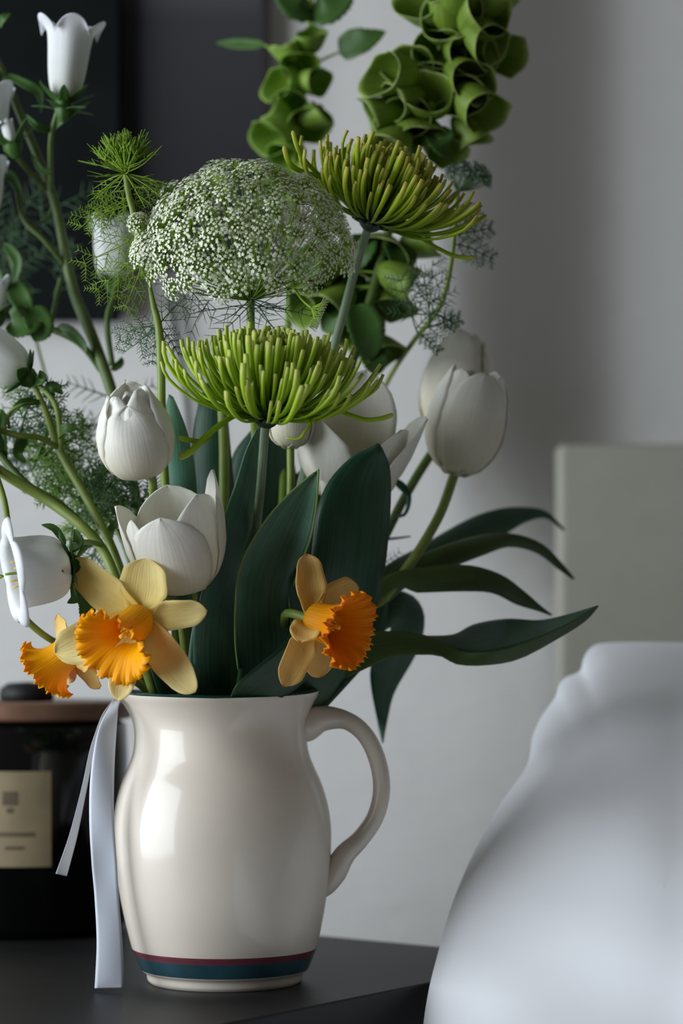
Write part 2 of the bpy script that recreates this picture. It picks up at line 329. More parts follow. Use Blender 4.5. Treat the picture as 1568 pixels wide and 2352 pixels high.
# ribbon: two tails hanging from the spout
def sheet(rows, k=24, m=9):
    """rows: (lx, ly, ld, rx, ry, rd, bulge in m)"""
    mb = MB(); R = []
    for r in cr(rows, k):
        a = P(r[0], r[1], r[2]); c = P(r[3], r[4], r[5]); n = V((0, -1, 0)); row = []
        for j in range(m):
            q = j/(m-1); e = 1-(2*q-1)**2
            row.append(a.lerp(c, q)+n*(r[6]*e))
        R.append(row)
    mb.grid(R); return mb
rb = thing('ribbon', 'white satin ribbon with two tails hanging from the pitcher spout', 'ribbon', P(270, 1606, 1.57))
obj('wide_tail', sheet([(268,1592,1.585,296,1600,1.6,0),(250,1625,1.575,275,1612,1.575,0),(224,1680,1.555,267,1680,1.565,.002),(208,1780,1.55,262,1780,1.555,.002),(205,1880,1.55,262,1880,1.55,.001),(210,1980,1.55,268,1980,1.55,-.001),(217,2060,1.55,273,2060,1.55,0),(222,2160,1.55,281,2160,1.55,.001),(219,2240,1.55,285,2240,1.55,.001),(217,2270,1.55,284,2269,1.55,0)], 50), M['ribbon'], rb, solid=.0004)
obj('narrow_tail', sheet([(262,1604,1.585,285,1604,1.59,0),(236,1640,1.575,262,1630,1.585,0),(217,1690,1.57,228,1690,1.59,0),(205,1730,1.57,213,1740,1.59,0),(188,1810,1.57,198,1815,1.59,0),(162,1910,1.57,178,1915,1.585,0),(140,1975,1.57,162,1978,1.58,0),(128,2007,1.57,153,2012,1.575,0)], 40), M['ribbon'], rb, solid=.0004)

# ---------------------------------------------------------------- botanical builders
JOINT = P(510, 1700, 1.6)
def stem(mb, pts, r, n=8, mi=0): return mb.tube(pts, r, n, mi=mi)
def blade(pts, widths, nrm, cup=.15, m=7, k=18, teeth=0, wave=0, fold=0):
    mb = MB(); sm = [V(p) for p in cr(pts, k)]; wt = widths if isinstance(widths[0], tuple) else [(i/(len(widths)-1), w_) for i, w_ in enumerate(widths)]; rows = []
    ph = random.random()*6
    for i, p in enumerate(sm):
        t = (sm[min(i+1, k-1)]-sm[max(i-1, 0)]).normalized(); n = (nrm-t*nrm.dot(t)).normalized(); sd = t.cross(n); w_ = interp(wt, i/(k-1))
        if teeth and 0 < i < k-1: w_ *= 1+teeth*(1 if i % 2 else -1)
        rows.append([p+sd*(w_*q)+n*(cup*w_*q*q+fold*w_*abs(q)+wave*math.sin(ph+i*.9+q*2)*abs(q)) for q in [2*j/(m-1)-1 for j in range(m)]])
    mb.grid(rows); return mb
def tulip_petal(base, ax, ref, th0, L, R, W, prof, tilt=0, curl=0, crump=0, nv=14, nu=11, point=.35):
    a, e, g = frame(ax, ref); d = e*math.cos(th0)+g*math.sin(th0); tg = a.cross(d); mb = MB(); rows = []; ph = random.random()*6
    sh = [(0, .30), (.12, .6), (.3, .9), (.5, 1), (.7, .95), (.84, .72), (.93, .43), (.98, .18), (1, .02)]
    for i in range(nv+1):
        t = i/nv; t2 = 1-(1-t)**1.25
        z = L*(t2**1.08)*1.0; r = R*interp(prof, t2)+tilt*L*t2*t2; w_ = W*interp(sh, t2); Rc = max(r, .72*R)
        row = []
        for j in range(nu):
            q = 2*j/(nu-1)-1; x = Rc*math.sin(q*w_/Rc); inn = Rc*(1-math.cos(q*w_/Rc))
            cz = crump*math.sin(5*q+ph+4*t)*t*t
            row.append(base+a*(z-point*0*abs(q)+cz*.5)+d*(r-inn+curl*t**4*q*q+.03*R*math.exp(-(q*7)**2)*t+cz)+tg*x)
        rows.append(row)
    mb.grid(rows); return mb
CL = [(0, .10), (.08, .55), (.2, .86), (.4, 1.0), (.6, .98), (.8, .80), (1, .48)]
OP = [(0, .10), (.08, .52), (.2, .82), (.4, 1.0), (.6, 1.04), (.8, 1.0), (1, .92)]
def tulip(name_label, base, top, R, d_tilt, stem_pts, prof=CL, petals=None, stem_r=6.5, leafspec=(), group='white tulips', crump=0, smat='stem', ref=V((0, -1, 0))):
    """base, top: points; petals: list of (angle deg from camera side, length factor, tilt, width factor, radius factor)"""
    ax = (top-base); L = ax.length; ax = ax.normalized()
    t = thing('tulip', name_label, 'tulip', stem_pts[-1], group)
    petals = petals or [(0, 1, 0, 1, 1), (120, 1, 0, 1, 1), (240, 1, 0, 1, 1), (60, .97, 0, 1, .9), (180, .97, 0, 1, .9), (300, .97, 0, 1, .9)]
    for (th, lf, tl, wf, rf) in petals:
        obj('petal', tulip_petal(base, ax, ref, math.radians(th), L*lf, R*rf, R*.95*wf, prof, tl, crump=crump), M['tulip'], t, solid=.0007)
    b = MB(); b.tube([base+ax*.002]+list(stem_pts), stem_r*s0, 10); obj('stem', b, M[smat], t)
    b = MB(); b.revolve([(.0005, -.002), (R*.14, 0), (R*.30, .003), (R*.35, .006)], base, ax, 16); obj('receptacle', b, M['tulip'], t)
    return t
def leaf_on(t, rows, m, k=26, name='leaf', label=None): return obj(name, sheet(rows, k, 11), M[m], t, solid=.0008, label=label)
# tulip 1: closed cupped bloom at left
tulip('closed cupped white tulip left of the lower green chrysanthemum', P(328, 1094, 1.50), P(290, 900, 1.475), px(88, 1.5), 0, [P(350, 1100, 1.53), P(352, 1170, 1.572), P(370, 1400, 1.59), P(420, 1700, 1.605)], CL,
      [(0, .9, -.02, 1.1, 1), (115, 1, 0, 1.1, 1), (245, .94, .0, 1.1, 1), (60, 1.02, -.05, 1, .86), (180, 1.05, 0, 1, .9), (300, .98, -.05, 1, .84), (20, .86, -.1, .6, .6), (200, .98, -.12, .6, .6)], 9, crump=.0016)
# tulip 2: open bloom
t2 = tulip('open white tulip just above the left daffodil', P(432, 1354, 1.535), P(384, 1150, 1.505), px(108, 1.52), 0, [P(446, 1360, 1.54), P(462, 1450, 1.56), P(480, 1600, 1.6), P(500, 1700, 1.6)], OP,
      [(350, 1.04, .03, 1.0, 1), (45, 1.14, .02, .95, .95), (98, 1.2, .06, .8, 1), (262, 1.02, .08, .85, 1), (180, .97, .02, 1.1, 1), (308, 1.0, .04, .45, .98)], 7)
# tulip 3: bud behind front chrysanthemum
tulip('pale tulip mostly hidden behind the lower green chrysanthemum', P(666, 1030, 1.60), P(670, 905, 1.6), px(54, 1.6), 0, [P(667, 1045, 1.6), P(666, 1150, 1.6), P(650, 1400, 1.6), P(600, 1700, 1.6)], CL, None, 9)
# tulip 4: half open right of centre
tulip('wide open white tulip behind the broad upright leaves', P(790, 1140, 1.66), P(826, 935, 1.62), px(118, 1.66), 0, [P(775, 1160, 1.66), P(740, 1400, 1.63), P(640, 1700, 1.6)], OP,
      [(318, 1.02, .06, 1.1, 1), (20, .82, .0, .9, 1), (84, 1.04, .20, .95, .95), (58, .98, .08, .85, .9), (180, 1.15, .02, .9, 1), (270, .9, .04, .9, .95)], 9)
# tulip 5: back right
tulip('shaded white tulip behind the rightmost tulip', P(1030, 1010, 1.76), P(1070, 772, 1.78), px(86, 1.76), 0, [P(1020, 1005, 1.755), P(975, 1065, 1.74), P(925, 1150, 1.72), P(850, 1290, 1.68), P(700, 1500, 1.63), P(600, 1700, 1.6)], CL,
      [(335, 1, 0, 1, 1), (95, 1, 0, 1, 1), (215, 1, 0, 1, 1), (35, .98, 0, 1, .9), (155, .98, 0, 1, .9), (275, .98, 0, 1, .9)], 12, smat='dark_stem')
# tulip 6: right front, carrying the long arching leaves
t6 = tulip('large closed white tulip farthest right, with long arching leaves', P(1044, 1091, 1.69), P(1100, 846, 1.68), px(92, 1.69), 0, [P(1040, 1098, 1.69), P(1008, 1185, 1.69), P(945, 1290, 1.68), P(868, 1388, 1.67), P(760, 1500, 1.64), P(640, 1700, 1.6)], [(0, .10), (.08, .5), (.2, .82), (.4, 1.0), (.6, 1.0), (.8, .88), (1, .6)],
      [(15, .98, 0, 1.0, 1), (135, 1.0, 0, 1.05, 1), (260, .99, 0, 1.05, 1), (75, .98, .02, 1, .92), (195, .97, 0, 1, .9), (318, .97, .0, .9, .97)], 12)
leaf_on(t6, [(700,1480,1.64,700,1540,1.64,0),(870,1312,1.70,884,1360,1.69,.003),(960,1258,1.74,975,1325,1.73,.006),(1070,1195,1.78,1080,1262,1.77,.006),(1140,1170,1.80,1150,1232,1.80,.004),(1200,1165,1.82,1205,1200,1.82,.003),(1255,1175,1.83,1252,1190,1.83,.001),(1296,1216,1.84,1292,1219,1.84,0)], 'tulip_leaf')
leaf_on(t6, [(700,1500,1.63,720,1560,1.63,0),(880,1325,1.68,905,1370,1.68,.003),(970,1272,1.70,985,1325,1.70,.005),(1090,1232,1.72,1110,1275,1.71,.005),(1175,1226,1.73,1170,1256,1.73,.003),(1245,1250,1.74,1232,1270,1.74,.002),(1295,1300,1.75,1283,1308,1.75,.001),(1320,1330,1.75,1314,1331,1.75,0)], 'olive_leaf')
leaf_on(t6, [(700,1500,1.63,700,1560,1.63,0),(870,1335,1.66,890,1362,1.66,.002),(960,1305,1.67,960,1361,1.67,.004),(1070,1298,1.68,1062,1358,1.68,.004),(1150,1320,1.69,1130,1362,1.69,.003),(1205,1360,1.70,1185,1388,1.70,.002),(1245,1395,1.70,1238,1404,1.70,.001),(1268,1412,1.70,1264,1414,1.70,0)], 'olive_leaf')
# the large twisted leaf low at right: two faces either side of the midrib fold
leaf_on(t6, [(680,1500,1.62,700,1600,1.61,0),(820,1460,1.62,830,1540,1.60,.002),(900,1450,1.63,905,1510,1.62,.003),(985,1462,1.64,1000,1505,1.63,.003),(1060,1495,1.63,1050,1526,1.63,.001),(1125,1497,1.62,1120,1527,1.63,.001),(1200,1478,1.62,1195,1512,1.63,.001),(1290,1440,1.62,1288,1462,1.63,0),(1340,1410,1.62,1345,1425,1.625,0),(1374,1391,1.62,1374,1392,1.62,0)], 'olive_leaf')
leaf_on(t6, [(975,1461,1.645,985,1464,1.64,0),(1040,1458,1.66,1050,1492,1.635,.001),(1090,1434,1.675,1122,1499,1.625,-.002),(1165,1422,1.68,1200,1480,1.622,-.003),(1240,1425,1.67,1290,1442,1.622,-.002),(1310,1410,1.64,1338,1414,1.622,0),(1372,1391,1.62,1374,1392,1.62,0)], 'tulip_leaf')
leaf_on(t6, [(760,1440,1.66,770,1500,1.65,0),(850,1360,1.70,850,1470,1.68,.002),(935,1362,1.72,900,1440,1.70,.004),(972,1405,1.73,860,1500,1.70,.006),(968,1470,1.73,850,1540,1.70,.006),(945,1520,1.73,852,1580,1.71,.004),(905,1590,1.73,860,1625,1.72,.002),(890,1650,1.73,868,1665,1.73,.001),(880,1706,1.73,878,1708,1.73,0)], 'tulip_leaf')
# central leaves
t4l = tulip_leaf_owner = t2
cl = thing('tulip_leaf', 'broad pointed dark green leaf standing right of centre behind the right daffodil', 'leaf', P(640, 1700, 1.6), 'upright tulip leaves')
leaf_on(cl, [(600,1700,1.6,680,1700,1.6,0),(640,1560,1.585,800,1540,1.6,.004),(690,1400,1.58,862,1400,1.61,.006),(712,1290,1.575,882,1310,1.61,.010),(726,1180,1.575,893,1210,1.61,.012),(752,1110,1.58,897,1120,1.61,.010),(800,1056,1.585,893,1068,1.60,.006),(845,1030,1.59,882,1040,1.59,.003),(868,1019,1.59,872,1021,1.59,0)], 'tulip_leaf', 34)
cl = thing('tulip_leaf', 'glaucous folded tulip leaf with pale edge in the centre, left of the right daffodil', 'leaf', P(560, 1700, 1.6), 'upright tulip leaves')
rowsC2 = [(500,1700,1.59,640,1700,1.6,0),(545,1560,1.56,655,1560,1.575,.0),(540,1470,1.545,672,1480,1.56,-.006),(541,1380,1.53,664,1380,1.545,-.010),(552,1300,1.525,690,1300,1.54,-.012),(590,1225,1.52,714,1230,1.53,-.012),(635,1165,1.52,725,1170,1.525,-.008),(685,1115,1.52,729,1120,1.52,-.004),(722,1086,1.52,731,1078,1.52,0)]
leaf_on(cl, rowsC2, 'glaucous_leaf', 36)
b = MB(); rr = cr(rowsC2, 40)[6:]; b.tube([P(*q[0:3])+V((0, -.0006, 0)) for q in rr[::3]], .0007, 5); b.tube([P(*q[3:6])+V((0, -.0006, 0)) for q in rr[::3]], .0007, 5); obj('leaf_margin', b, M['leaf_edge'], cl, label='pale green margin of the leaf')
leaf_on(cl, [(530,1600,1.535,545,1640,1.56,0),(545,1570,1.53,600,1620,1.55,.001),(590,1530,1.53,650,1600,1.55,.002),(640,1490,1.53,700,1560,1.56,.003),(668,1450,1.535,720,1480,1.56,.003),(664,1380,1.535,700,1390,1.56,.002),(664,1330,1.54,695,1340,1.55,.001),(688,1290,1.54,694,1292,1.54,0)], 'tulip_leaf')
cl = thing('tulip_leaf', 'long narrow dark leaf rising left of the front chrysanthemum stem', 'leaf', P(500, 1700, 1.6), 'upright tulip leaves')
leaf_on(cl, [(450,1700,1.59,530,1700,1.6,0),(445,1560,1.56,535,1580,1.58,.003),(444,1460,1.545,536,1480,1.57,.005),(462,1370,1.54,540,1380,1.57,.005),(490,1280,1.54,556,1280,1.57,.005),(512,1195,1.54,580,1200,1.565,.004),(540,1110,1.545,592,1110,1.56,.003),(562,1040,1.55,598,1040,1.56,.002),(590,985,1.55,606,985,1.56,0)], 'glaucous_leaf', 34)
for lab, rows, mt in (
  ('grey green pointed leaf right of the closed cupped tulip', [(440,1700,1.6,500,1700,1.6,0),(400,1400,1.60,470,1400,1.6,.002),(375,1180,1.60,455,1200,1.6,.004),(368,1050,1.60,448,1080,1.6,.004),(376,960,1.61,425,980,1.61,.002),(388,905,1.61,398,912,1.61,0)], 'glaucous_leaf'),
  ('dark leaf in shade between the closed tulip and the lower chrysanthemum', [(450,1700,1.62,540,1700,1.62,0),(455,1400,1.64,560,1400,1.64,.003),(445,1180,1.65,545,1200,1.65,.005),(443,1020,1.66,530,1040,1.66,.005),(455,930,1.66,520,940,1.66,.003),(480,870,1.67,500,872,1.67,0)], 'tulip_leaf'),
  ('dark leaf deep behind the front chrysanthemum stem', [(520,1700,1.63,640,1700,1.63,0),(530,1400,1.66,680,1400,1.66,.004),(520,1200,1.68,690,1220,1.68,.006),(530,1060,1.69,680,1090,1.69,.006),(575,990,1.69,660,1010,1.69,.003),(615,950,1.69,630,955,1.69,0)], 'tulip_leaf'),
  ('dark leaf filling the gap between the two daffodils', [(470,1700,1.61,700,1700,1.61,0),(500,1560,1.64,760,1560,1.64,.004),(530,1400,1.66,780,1400,1.66,.006),(560,1260,1.68,770,1260,1.68,.006),(620,1150,1.69,750,1160,1.69,.004),(690,1080,1.70,710,1085,1.7,0)], 'tulip_leaf'),
  ('low dark leaf in the pitcher mouth beside the handle', [(560,1700,1.61,690,1690,1.61,0),(620,1560,1.62,810,1560,1.63,.003),(680,1470,1.64,870,1490,1.65,.004),(760,1390,1.66,890,1400,1.67,.004),(840,1330,1.67,880,1340,1.68,0)], 'tulip_leaf'),
  ('narrow leaf under the left daffodil at the pitcher mouth', [(400,1700,1.59,450,1700,1.59,0),(352,1560,1.57,398,1570,1.58,.002),(330,1480,1.57,370,1490,1.58,.002),(318,1420,1.57,330,1425,1.57,0)], 'tulip_leaf'),
  ('green striped leaf between the left daffodil and the central leaves', [(430,1700,1.58,480,1700,1.58,0),(430,1560,1.555,500,1560,1.57,.003),(440,1450,1.555,515,1460,1.57,.004),(470,1340,1.56,520,1350,1.57,.003),(500,1270,1.57,512,1275,1.57,0)], 'glaucous_leaf')):
    cl = thing('tulip_leaf', lab, 'leaf', P(500, 1700, 1.6), 'upright tulip leaves'); leaf_on(cl, rows, mt)

# ---------------------------------------------------------------- spider chrysanthemums
def petal_mesh(L, e0, e1, r, hook, m):
    mb = MB(); k = 9; n = 6; pts = []; p = V((0, 0, 0))
    for i in range(k):
        s = i/(k-1); e = math.radians(lerp(e0, e1, s**1.2)+(hook*(max(0, s-.75)/.25)**2))
        pts.append(p.copy()); p = p+V((math.cos(e), random.uniform(-.03, .03), math.sin(e)))*(L/(k-1))
    mb.tube(pts, [(0, r*.45), (.3, r*.7), (.7, r*.92), (.9, r*1.08), (1, r*.92)], n, k+4, flat=.6, nrm=V((-.5, 0, .8)))
    return mb.mesh('petal', m)
def chrysanthemum(label, base, axis, L0, spread, m, stempts, strays, nt=260, seed=1):
    random.seed(seed)
    t = thing('spider_chrysanthemum', label, 'chrysanthemum', stempts[-1], 'green spider chrysanthemums')
    a, e, g = frame(axis, V((0, -1, 0))); R = Matrix((e, g, a)).transposed().to_4x4()
    tiers = []
    for ti in range(9):
        f = ti/8
        el = lerp(90-spread, 84, f**.95); L = L0*lerp(1, .50, f**.8)
        tiers.append([petal_mesh(L*random.uniform(.88, 1.05), el-lerp(22, 5, f)+random.uniform(-5, 5), el+lerp(50, 12, f)+random.uniform(-14, 14), lerp(.0021, .0017, f)*L0/.079*random.uniform(.85, 1.1), random.choice((-20, 0, 25, 60)), m) for _ in range(6)])
    root = wloc(t)
    for i in range(nt):
        f = ((i+.5)/nt)**1.15; ti = min(8, int(f*9)); me = random.choice(tiers[ti])
        th = i*2.39996+random.uniform(-.06, .06)
        q = Matrix.Rotation(th, 4, 'Z') @ Matrix.Rotation(math.radians(random.uniform(-5, 5)), 4, 'Y')
        hz_ = lerp(0, .012, f)*L0/.079; rr_ = .0075*(1-f)**.5*L0/.079
        sc = random.uniform(.9, 1.06)
        if f < .5: sc *= 1-(.14+.30*max(0, math.cos(th)))*random.random()**.8
        ob = bpy.data.objects.new('petal', me); C.objects.link(ob); ob.parent = t
        mw = Matrix.Translation(base-root) @ R @ Matrix.Rotation(th, 4, 'Z') @ Matrix.Translation(V((rr_, 0, hz_))) @ Matrix.Rotation(math.radians(random.uniform(-5, 5)), 4, 'Y') @ Matrix.Rotation(math.radians(random.uniform(-12, 12)), 4, 'Z') @ Matrix.Scale(sc, 4)
        ob.matrix_local = mw
    for pts, r in strays:
        b = MB(); b.tube(pts, [(0, r*.6), (.4, r*.9), (.85, r), (.97, r*.9), (1, r*.4)], 7, flat=.5, k=22, nrm=V((0, 1, .3))); obj('petal', b, m, t)
    b = MB(); b.revolve([(.003, -.007), (.006, -.005), (.0105, 0), (.012, .004), (.009, .008), (.001, .009)], base, a, 24); obj('receptacle', b, M['calyx_dark'], t)
    for i in range(14):
        th = i*2*PI/14; d = e*math.cos(th)+g*math.sin(th)
        q = base+d*.009-a*.003
        obj('bract', blade([q, q+d*.004+a*.001, q+d*.006+a*random.uniform(.002, .006)], [.0018, .0022, .0006], a, k=5, m=3), M['calyx_dark'], t, solid=.0005)
    b = MB(); b.tube([base-a*.004]+stempts, 10*s0, 10); obj('stem', b, M['mum_stem'], t)
    return t
q15 = 1.52
chrysanthemum('bright lime spider chrysanthemum in front, low at the bouquet centre', P(612, 958, q15), V((.08, -.26, 1)), .082, 66, M['mum'],
   [P(607, 1000, 1.522), P(600, 1100, 1.53), P(588, 1225, 1.56), P(570, 1450, 1.6), P(540, 1700, 1.6)],
   [([P(560, 945, 1.51), P(520, 965, 1.50), P(475, 1000, 1.495), P(440, 1035, 1.49), P(410, 1052, 1.49)], .0024),
    ([P(490, 990, 1.50), P(470, 1012, 1.495), P(440, 1012, 1.495), P(408, 1005, 1.49)], .0018),
    ([P(660, 948, 1.51), P(690, 955, 1.50), P(712, 972, 1.495), P(700, 992, 1.49), P(685, 1008, 1.49), P(655, 1005, 1.49)], .0019),
    ([P(700, 935, 1.52), P(760, 938, 1.53), P(830, 962, 1.53), P(870, 962, 1.53), P(903, 952, 1.53)], .0016),
    ([P(690, 925, 1.52), P(760, 925, 1.53), P(810, 915, 1.53), P(850, 900, 1.53), P(870, 882, 1.53)], .0019)], 290, 3)
chrysanthemum('olive lime spider chrysanthemum at upper right, tilted to the right', P(852, 508, 1.60), V((.38, -.24, 1)), .077, 70, M['mum2'],
   [P(838, 545, 1.605), P(815, 620, 1.61), P(788, 720, 1.62), P(740, 900, 1.63), P(650, 1300, 1.63), P(570, 1700, 1.6)],
   [([P(800, 470, 1.59), P(740, 410, 1.58), P(695, 395, 1.575), P(665, 375, 1.57), P(652, 335, 1.57)], .0019),
    ([P(790, 450, 1.59), P(720, 390, 1.58), P(688, 350, 1.57), P(672, 300, 1.57)], .0017),
    ([P(890, 530, 1.6), P(960, 545, 1.6), P(1005, 570, 1.6), P(1045, 588, 1.6), P(1090, 592, 1.6)], .0015)], 290, 5)

# ---------------------------------------------------------------- ammi (false queen anne's lace)
def umbellet_mesh(R, n, m1, m2, star=.00105, drop=.009):
    mb = MB()
    for i in range(n):
        r = R*math.sqrt((i+.4)/n); th = i*2.39996+random.uniform(-.3, .3); z = -(r/R)**2*R*.35+random.uniform(-.0008, .0008)
        c = V((r*math.cos(th), r*math.sin(th), z)); nr = V((c.x*60, c.y*60, 1))+V((random.uniform(-.3, .3), random.uniform(-.3, .3), 0))
        a, e, g = frame(nr, V((random.random(), random.random(), .1))); k = len(mb.v); sz = star*random.uniform(.7, 1.15); mb.v.append(c+a*sz*.25)
        for j in range(10):
            q = 2*PI*j/10; rr = sz*(1 if j % 2 == 0 else .55); mb.v.append(c+(e*math.cos(q)+g*math.sin(q))*rr+a*(sz*.35 if j % 2 == 0 else 0))
        for j in range(10): mb.f.append((k, k+1+j, k+1+(j+1) % 10)); mb.uv.append(((0, 0),)*3); mb.m.append(0)
        mb.tube([V((0, 0, -drop)), V((c.x*.6, c.y*.6, -drop*.45)), c-a*.0003], .00022, 3, 3, mi=1, caps=False)
    return mb.mesh('umbellet', [m1, m2])
def umbel(t, node, centre, radii, axis, polar, nu_, variants, rayr=.00045, mray='pedicel', drop=.009, seed=2, jit=.05, name='umbellet'):
    random.seed(seed); a, e, g = frame(axis, V((0, -1, 0))); root = wloc(t); rays = MB()
    for i in range(nu_):
        f = (i+.5)/nu_; ph = math.acos(1-f*(1-math.cos(polar))); th = i*2.39996
        dl = e*(math.sin(ph)*math.cos(th))+g*(math.sin(ph)*math.sin(th))+a*math.cos(ph)
        c = centre+V((dl.x*radii[0], dl.y*radii[1], dl.z*radii[2]))*random.uniform(1-jit, 1+jit)
        n = (dl*.9+a*.25).normalized()+V((random.uniform(-.15, .15), random.uniform(-.15, .15), random.uniform(-.15, .15)))
        ob = bpy.data.objects.new(name, random.choice(variants)); C.objects.link(ob); ob.parent = t
        ob.matrix_local = Matrix.Translation(c-root) @ n.to_track_quat('Z', 'Y').to_matrix().to_4x4() @ Matrix.Scale(random.uniform(.85, 1.15), 4)
        end = c-n.normalized()*drop; rays.tube([node, node.lerp(end, .5)+(end-node).length*.10*(dl-a*dl.dot(a)), end], rayr, 4, 6, caps=False)
    r = obj('rays', rays, M[mray], t); r['kind'] = 'stuff'
def frond(mb, p, d, L, depth, r, nb=4, spread=.75, droop=0):
    n = 5; pts = [p]; q = p.copy(); dd = d.normalized()
    for i in range(n):
        dd = (dd+V((random.uniform(-.12, .12), random.uniform(-.12, .12), random.uniform(-.12, .12)-droop))).normalized(); q = q+dd*(L/n); pts.append(q.copy())
        if depth > 0 and i >= 0:
            for s_ in (-1, 1):
                if random.random() < .9:
                    ax = frame(dd, V((random.uniform(-.4, .4), -1, random.uniform(-.2, .2))))[1]
                    sd = dd.cross(ax)*s_+dd*.8+V((0, random.uniform(-.3, .3), 0))
                    frond(mb, q-dd*(L/n*.5), sd, L*random.uniform(.35, .5)*(1.1-.12*i), depth-1, r*.75, nb, spread, droop*.6)
    mb.tube(pts, [r, r*.8, r*.35], 4, 6, caps=False)
def fronds(t, specs, m='feather', depth=2, r=.0005, name='feathery_leaf', droop=.03):
    for (x, y, d, dx, dy, dz, L) in specs:
        b = MB(); frond(b, P(x, y, d), V((dx, dz, -dy)), px(L, d), depth, r, droop=droop); obj(name, b, M[m], t)
def bracts(t, node, axis, n, L, m='feather', el=(-20, 30), r=.0005, split=True):
    a, e, g = frame(axis, V((0, -1, 0))); mb = MB()
    for i in range(n):
        th = i*2*PI/n+random.uniform(-.2, .2); q = math.radians(random.uniform(*el)); d = (e*math.cos(th)+g*math.sin(th))*math.cos(q)+a*math.sin(q); l = L*random.uniform(.7, 1.1)
        mid = node+d*l*.5; end = node+d*l+a*random.uniform(-.004, .006)
        mb.tube([node, mid, end], [r, r*.8, r*.3], 4, 7, caps=False)
        if split:
            for k in (.4, .6):
                for s_ in (-1, 1): s2 = node.lerp(end, k); mb.tube([s2, s2+(d*.6+d.cross(a)*s_*.45+a*random.uniform(-.1, .35))*l*.42], [r*.7, r*.25], 3, 4, caps=False)
    obj('bracts', mb, M[m], t)['kind'] = 'stuff'
random.seed(11)
UV1 = [umbellet_mesh(.0100, 44, M['floret'], M['pedicel'], .0014) for _ in range(5)]
am = thing('lace_flower', 'large white lacy umbel of tiny flowers in the bouquet centre', 'flower', P(560, 1700, 1.6), 'lace flowers')
nd = P(575, 690, 1.575)
umbel(am, nd, P(566, 575, 1.575), (px(246), .072, px(205)), V((-.06, -.62, 1)), math.radians(100), 110, UV1, seed=4)
b = MB(); b.tube([nd, P(576, 760, 1.58), P(580, 900, 1.6), P(590, 1200, 1.63), P(560, 1700, 1.6)], 10*s0, 8); obj('stem', b, M['stem'], am)
random.seed(5); bracts(am, nd+V((0, 0, .001)), V((0, -.3, 1)), 16, px(150), 'feather_dark', (-30, 15), .00042)
# second lace flower: left stem with small side umbel and feathery leaves
UV2 = [umbellet_mesh(.0085, 38, M['floret'], M['pedicel'], .0014) for _ in range(3)]
a2 = thing('lace_flower', 'smaller white lacy umbel at the left edge of the large one, on a pale stem', 'flower', P(400, 1700, 1.6), 'lace flowers')
nd2 = P(343, 655, 1.56)
umbel(a2, nd2, P(352, 585, 1.555), (px(52), .016, px(58)), V((-.1, -.4, 1)), math.radians(88), 14, UV2, seed=8, rayr=.0004, drop=.006)
b = MB(); b.tube([nd2, P(352, 700, 1.56), P(365, 755, 1.56), P(370, 850, 1.56), P(372, 950, 1.565), P(385, 1200, 1.59), P(420, 1700, 1.6)], [4*s0, 8*s0, 10*s0, 10*s0, 10*s0, 9*s0], 8); obj('stem', b, M['stem'], a2)
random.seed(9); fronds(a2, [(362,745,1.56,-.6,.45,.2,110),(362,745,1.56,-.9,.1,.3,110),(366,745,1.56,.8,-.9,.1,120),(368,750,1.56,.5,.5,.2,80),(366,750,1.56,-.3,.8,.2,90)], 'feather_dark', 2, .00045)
# curled bud umbel
b_ = thing('curled_umbel', 'small curled cream umbel bud left of the large lacy umbel', 'flower', P(345, 660, 1.56), 'lace flowers')
UV3 = [umbellet_mesh(.0045, 22, M['floret'], M['pedicel'], .0009, .004) for _ in range(2)]
umbel(b_, P(325, 545, 1.55), P(318, 512, 1.55), (px(24), .007, px(24)), V((-.3, -.5, 1)), math.radians(110), 8, UV3, seed=3, drop=.003)
b = MB(); b.tube([P(325, 545, 1.55), P(330, 600, 1.555), P(345, 660, 1.56)], .0012, 6); obj('stem', b, M['stem'], b_)
# young green umbel at upper left
random.seed(21)
yg = thing('young_lace_flower', 'young feathery green umbel above the left edge of the large lacy umbel', 'flower', P(330, 560, 1.56), 'lace flowers')
ny = P(288, 398, 1.56)
mb = MB()
for i in range(120):
    ph = random.uniform(0, 1.0); th = random.uniform(0, 2*PI); d = V((math.sin(ph)*math.cos(th), math.sin(ph)*math.sin(th), math.cos(ph))); l = px(random.uniform(45, 86))
    e_ = ny+d*l; mb.tube([ny, ny+d*l*.6+V((0, 0, .001)), e_], [.0007, .0006, .0003], 4, 5, caps=False)
    for k in range(5): mb.tube([e_-d*l*.25*random.random(), e_+V((random.uniform(-1, 1), random.uniform(-1, 1), random.uniform(.0, 1.4)))*px(16)], [.0005, .0002], 3, 3, caps=False)
obj('young_rays', mb, M['umb_green'], yg)['kind'] = 'stuff'
bracts(yg, ny, V((0, -.2, 1)), 22, px(135), 'umb_green', (-38, 32), .00055)
b = MB(); b.tube([ny, P(296, 450, 1.56), P(308, 500, 1.56), P(330, 640, 1.56)], 7.5*s0, 8); obj('stem', b, M['stem'], yg)
fronds(yg, [(300,455,1.56,-.6,.35,.2,120),(303,470,1.56,-.8,.2,.0,140),(312,500,1.56,.2,.9,.1,110),(316,545,1.56,-.9,.35,.1,150),(322,570,1.555,-.7,.8,.1,150),(328,600,1.555,-.25,1,.1,120),(300,470,1.56,.7,-.4,.3,90),(296,450,1.56,-.9,.7,.3,110)], 'umb_green', 2, .0005)
random.seed(33); fronds(am, [(578,700,1.57,.5,.6,-.2,110),(575,700,1.57,-.6,.5,-.3,130),(580,700,1.57,.95,.25,0,150),(570,700,1.57,-1,.15,0,150),(575,705,1.57,.15,1,-.4,80),(640,640,1.58,.5,.5,0,100),(420,650,1.57,.7,.6,0,110),(480,690,1.57,-.4,.6,0,90)], 'feather_dark', 1, .0004)
